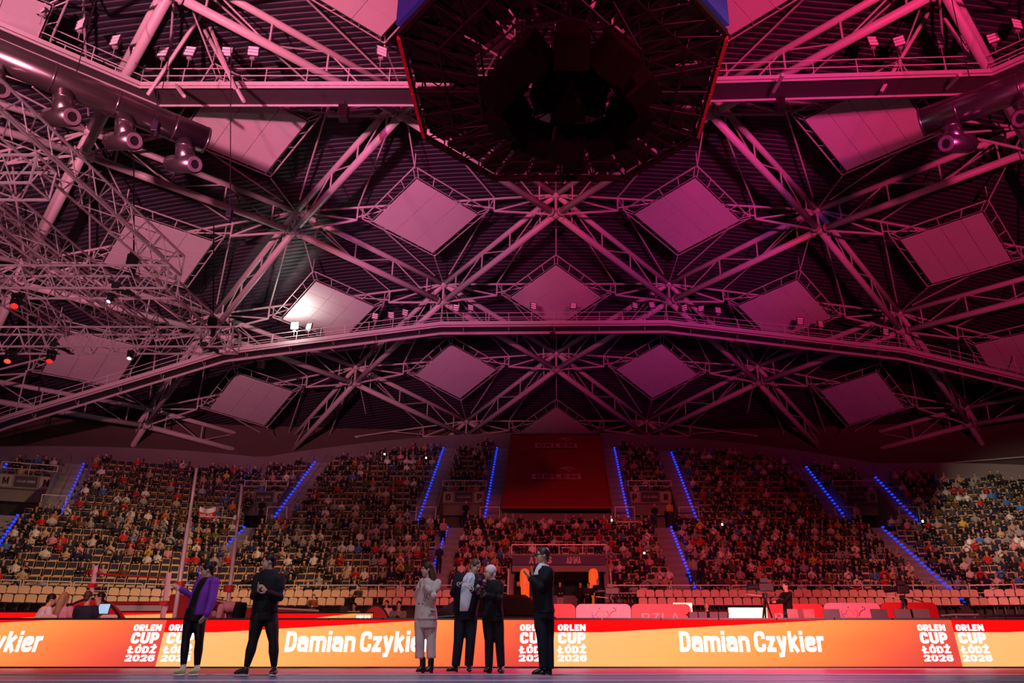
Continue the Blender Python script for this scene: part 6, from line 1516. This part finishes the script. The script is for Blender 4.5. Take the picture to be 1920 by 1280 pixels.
gl.tube(hc + Mg @ Vector((-.012, .104, .012)), hc + Mg @ Vector((.012, .104, .012)), .003, 5); f.raw('glasses', gl, BLACK)
mb = MB(); torso(mb, [(p(1350, 300, -.02), .10, .125), (p(1362, 225, -.01), .085, .10), (p(1368, 180, 0), .058, .062)], sd); f.add('shirt', mb, SHIRT, .010, 2)
mb = MB(); limb(mb, [p(1343, 205, -.06), p(1330, 250, -.07), p(1318, 330, -.07)], [.012, .014, .016]); f.add('tie', mb, TIE, .007, 1)
mb = MB(); torso(mb, [(p(1380, 632), .185, .165)] + [(c, hw * 1.08, hd * 1.12) for c, hw, hd in tor[:4]] + [(p(1385, 205, .0), .11, .08)], sd); sleeves(mb, [A1, A2], (.085, .072, .052)); f.add('suit_jacket', mb, BLKC, .011, 3)
for pts in ([p(1362, 200, -.09), p(1345, 270, -.14), p(1318, 390, -.16)],):
    mb = MB(); limb(mb, pts, [.010, .018, .008]); f.add('lapel', mb, BLKC, .007, 1)
for a in (A1, A2): f.raw('shirt_cuff', MB().tube(a['w'].lerp(a['e'], .05), a['w'] + Vector(a['d']).normalized() * .01, .044, 12), SHIRT, True)
trousers(f, 'trousers', [L1, L2], (p(1378, 625), .17, .145), sd, NVYC, [.108, .102, .082, .078, .07], .03)
for l, hx, tx_, dd in ((L1, 1385, 1262, -.04), (L2, 1445, 1328, -.10)):
    dy = l['a'].y - f.Y; hl, tt = p(hx, 1200, dy, .03), p(tx_, 1220, dy + dd, .025); mb = MB(); shoe(mb, hl, tt, .085, .046); f.add('leather_shoe', mb, SHBLK, .008, 2)

# ---------------------------------------------------------------- smaller figures
def simple_person(label, px, Y, hh, top, legs, hair, pose='stand', face=(0, -1, 0), long_hair=False, arms='down', zbase=0.0, pz=None, sitz=.45):
    """hh: photo y of the head centre; the body hangs below it"""
    hd = P(px, hh, Y); fc = Vector(face).normalized(); sd = fc.cross(Vector((0, 0, 1))).normalized(); U = Vector((0, 0, 1))
    base = Vector((hd.x, hd.y, pz if pz is not None else zbase)); th = thing('person', label, 'person', base)
    f = Fig.__new__(Fig); f.th = th; f.o = base; f.Y = Y
    if pose == 'bend': nk = hd + Vector((0, 0, .05)) - fc * .14; hip = nk - fc * .42 - U * .05
    elif pose == 'lean': nk = hd - U * .14 - fc * .05; hip = nk - U * .46 - fc * .16
    else: nk = hd - U * .15; hip = nk - U * .54
    sh = nk - U * .05 if pose != 'bend' else nk - fc * .06
    body = MB(); head(body, hd, fc); limb(body, [hd - U * .06, nk], [.05, .055])
    lv = [(hip, .16, .115), (hip.lerp(sh, .45), .145, .11), (hip.lerp(sh, .85), .19, .115), (sh + (nk - sh) * .6, .1, .075)]
    torso(body, [(c, w_ * .9, d_ * .9) for c, w_, d_ in lv], sd)
    AR = []
    for s in (-1, 1):
        S = sh + sd * s * .19 - (U * .03 if pose != 'bend' else fc * .02)
        if arms == 'down': E, W = S - U * .28 + sd * s * .05, S - U * .5 + fc * .1
        elif arms == 'front': E, W = S - U * .26 + sd * s * .06 + fc * .04, S - U * .28 - sd * s * .08 + fc * .27
        elif arms == 'fold': E, W = S - U * .26 + sd * s * .07 + fc * .08, S - U * .24 - sd * s * .2 + fc * .2
        elif arms == 'reach': E, W = S - U * .2 + fc * .18, S - U * .22 + fc * .45
        else: E, W = S - U * .2 + fc * .22, S - U * .08 - sd * s * .12 + fc * .36
        AR.append(dict(s=S, e=E, w=W)); limb(body, [S, E, W], [.045, .036, .026])
        hand(body, W, (W - E), -sd * s, s, .95, .25)
    f.add('body', body, SKIN, .014, 1)
    mb = MB(); torso(mb, [(c, w_ * 1.08, d_ * 1.12) for c, w_, d_ in lv], sd); sleeves(mb, AR, (.075, .062, .046)); f.add('top', mb, top, .015, 2)
    LG = []
    for s in (-1, 1):
        H = hip + sd * s * .09
        if pose in ('sit', 'lean'): K, A = H + fc * .42 - U * .02, H + fc * .42 - U * .45
        else: K, A = H - U * max(.2, (hip.z - base.z) * .48) + fc * .02, Vector((H.x, H.y, base.z + .08))
        LG.append(dict(h=H, k=K, a=A))
    trousers(f, 'trousers', LG, (hip, .165, .12), sd, legs, [.1, .09, .07, .065, .055])
    for l in LG:
        b = Vector((l['a'].x, l['a'].y, l['a'].z - .06)); mb = MB(); shoe(mb, b - fc * .05, b + fc * .2, .08, .045); f.add('shoe', mb, SHBLK, .012, 1)
    mb = MB(); hair_cap(mb, hd, fc, 1.0, .012)
    if long_hair: limb(mb, [hd - fc * .06 + U * .02, hd - fc * .10 - U * .12, nk - fc * .12 - U * .14, nk - fc * .12 - U * .3], [.08, .085, .07, .03])
    f.add('hair', mb, hair, .011, 1)
    return th
WTOP = cloth('white_hoodie', (.68, .62, .60)); PKT = cloth('pink_top', (.62, .26, .34)); NTOP = cloth('navy_polo', (.02, .02, .04)); JEAN = cloth('blue_jeans', (.04, .05, .10)); GTOP = cloth('grey_top', (.25, .22, .22)); RTOP = cloth('rust_jacket', (.2, .06, .03))
simple_person('seated official in a white hoodie bending over the desk at left', 97, 17.9, 1124, WTOP, JEAN, HDRK, 'lean', (.75, .65, -.2), zbase=.0, arms='front')
simple_person('seated official with long blond hair and pink top, back to the camera', 122, 18.0, 1121, PKT, JEAN, HBLD, 'sit', (.25, 1, 0), True, 'front')
simple_person('seated official in a navy polo, short hair, back to the camera', 166, 17.6, 1119, NTOP, JEAN, mat('cropped_hair', (.06, .03, .018), .6), 'sit', (.1, 1, 0), False, 'front')
simple_person('dark-haired official sitting beyond the navy polo, only head above desk', 187, 19.3, 1120, GTOP, JEAN, HDRK, 'sit', (-.8, -.4, 0), False, 'front')
simple_person('helper in a pale pink shirt bending over behind the woman in purple', 404, 18.2, 1146, PKT, BLKC, HDRK, 'bend', (-.95, .1, -.15), arms='down')
simple_person('camera operator in black wearing headphones behind the television camera', 1473, 23.6, 1098, BLKC, JEAN, HDRK, 'stand', (-.95, -.25, 0), arms='reach', pz=.3)
simple_person('person in black crouching behind the right television camera', 1695, 24.6, 1130, BLKC, BLKC, HDRK, 'sit', (-.4, .9, 0), arms='front')
simple_person('seated timekeeper in black left of the bright screen', 1325, 28.5, 1136, BLKC, BLKC, HBLD, 'sit', (-.2, -1, 0), arms='front')
simple_person('man in a black shirt with folded hands right of the tunnel', 1121, 42.0, 1090, BLKC, BLKC, HBLD, 'stand', (-.2, -1, 0), arms='front')
simple_person('person in black top and grey trousers standing in tunnel mouth', 1050, 43.5, 1094, BLKC, GTOP, HDRK, 'stand', (.1, -1, 0), arms='front')
simple_person('person in dark suit with open collar standing deep in the tunnel', 1088, 45.0, 1095, BLKC, BLKC, HDRK, 'stand', (0, -1, 0), arms='down')
simple_person('person clapping beside the right orange column', 1103, 43.6, 1096, NTOP, BLKC, HBRN, 'stand', (-.3, -1, 0), arms='front')
simple_person('person in dark coat beside the left orange column', 971, 42.5, 1092, BLKC, BLKC, HDRK, 'stand', (.9, -.4, 0), arms='down')
simple_person('child in white shirt sitting near the small rear screen', 664, 31, 1136, WTOP, BLKC, HDRK, 'sit', (-.3, -1, 0), arms='fold')
simple_person('person in white shirt sitting left of the half-round bird banner', 725, 33, 1131, WTOP, BLKC, HDRK, 'sit', (-.3, -1, 0), arms='fold')
simple_person('photographer in pale shirt holding a camera beside the dark car', 748, 26, 1134, GTOP, BLKC, HDRK, 'sit', (.1, -1, 0), arms='up')
simple_person('person in rust jacket sitting on the cream seats left of centre', 588, 44.2, 1118, RTOP, JEAN, HBRN, 'sit', (0, -1, 0), arms='front', pz=1.9)
simple_person('person in a dark olive jacket standing at the railing left of centre', 673, 45.2, 1101, cloth('olive_jacket', (.07, .05, .03)), JEAN, HDRK, 'stand', (-.4, -1, 0), arms='fold', pz=1.9)
# people on the stairs and by the portals (coarse far figures)
def far_person(label, px, py, Y, ti, hi, rot=0, s=1.0):
    me = variant('stand', ti, hi); o = bpy.data.objects.new('person', me); col.objects.link(o); o.location = P(px, py, Y); o.rotation_euler.z = rot; o.scale = (s, s, s); tag(o, label, 'person', 'people standing on the stand stairs')
far_person('person with a pink jacket standing on the stair below the O and P portal', 830, 1021, 54.5, 6, 0, .4)
far_person('man in dark jacket and white shirt on the lower stair left of centre', 822, 1075, 50, 2, 1, .2)
far_person('steward in a yellow vest in the portal right of the red banner', 1257, 983, 58.3, 11, 0, 0)
far_person('steward in black in the portal right of the red banner', 1229, 990, 57.8, 0, 2, .2)
far_person('person in a light grey top on the lower stair right of the tunnel', 1302, 1100, 47.6, 4, 1, 2.6)
far_person('steward in black vest beside the lower stair right of the tunnel', 1318, 1100, 47.8, 0, 0, .5)
far_person('person in black in the portal with letters N and O', 487, 980, 57.5, 0, 3, 0)
far_person('person in pale top standing near portal with letter S', 1610, 990, 57.5, 6, 3, 0)
far_person('person in black leaning at the O and P portal rail', 872, 985, 57.2, 0, 0, .5)
# phones shining in the crowd
PH = mat('phone_torch', (1, 1, 1), .3, emit=(1, 1, .95), strength=14)
for q, (x, y, Y) in enumerate(((721, 851, 64), (799, 858, 63), (1147, 975, 56), (1354, 983, 55), (1208, 1037, 51.5), (1730, 977, 52))):
    o = MB().box(P(x, y, Y), (.10, .03, .12)).build('phone_torch', PH); tag(o, 'tiny white phone light in the dark crowd, %s from the left' % ordn[(0, 1, 2, 4, 3, 5)[q]], 'phone', 'phone lights in the crowd')

bpy.data.scenes.remove(TMP)

# ---------------------------------------------------------------- labels of look-alikes: say which one, counted from the left
ONES = ['', 'first', 'second', 'third', 'fourth', 'fifth', 'sixth', 'seventh', 'eighth', 'ninth', 'tenth', 'eleventh', 'twelfth', 'thirteenth', 'fourteenth', 'fifteenth', 'sixteenth', 'seventeenth', 'eighteenth', 'nineteenth']
TENS = {2: 'twent', 3: 'thirt', 4: 'fort'}
def ordinal(n): return ONES[n] if n < 20 else TENS[n // 10] + ('ieth' if n % 10 == 0 else 'y-' + ONES[n % 10])
by = {}
for o in list(col.objects):
    if o.parent is None and o.get('label') and o.get('group'): by.setdefault(o['label'], []).append(o)
for lab, obs in by.items():
    if len(obs) > 1:
        for q, o in enumerate(sorted(obs, key=lambda o_: pix(o_.location)[0])): o['label'] = lab + ', ' + ordinal(q + 1) + ' from left'
for o in list(col.objects):
    if o.parent is None and o.get('label') and len(o['label'].split()) > 16 and '-haired ' in o['label']: o['label'] = o['label'].split(' ', 1)[1]
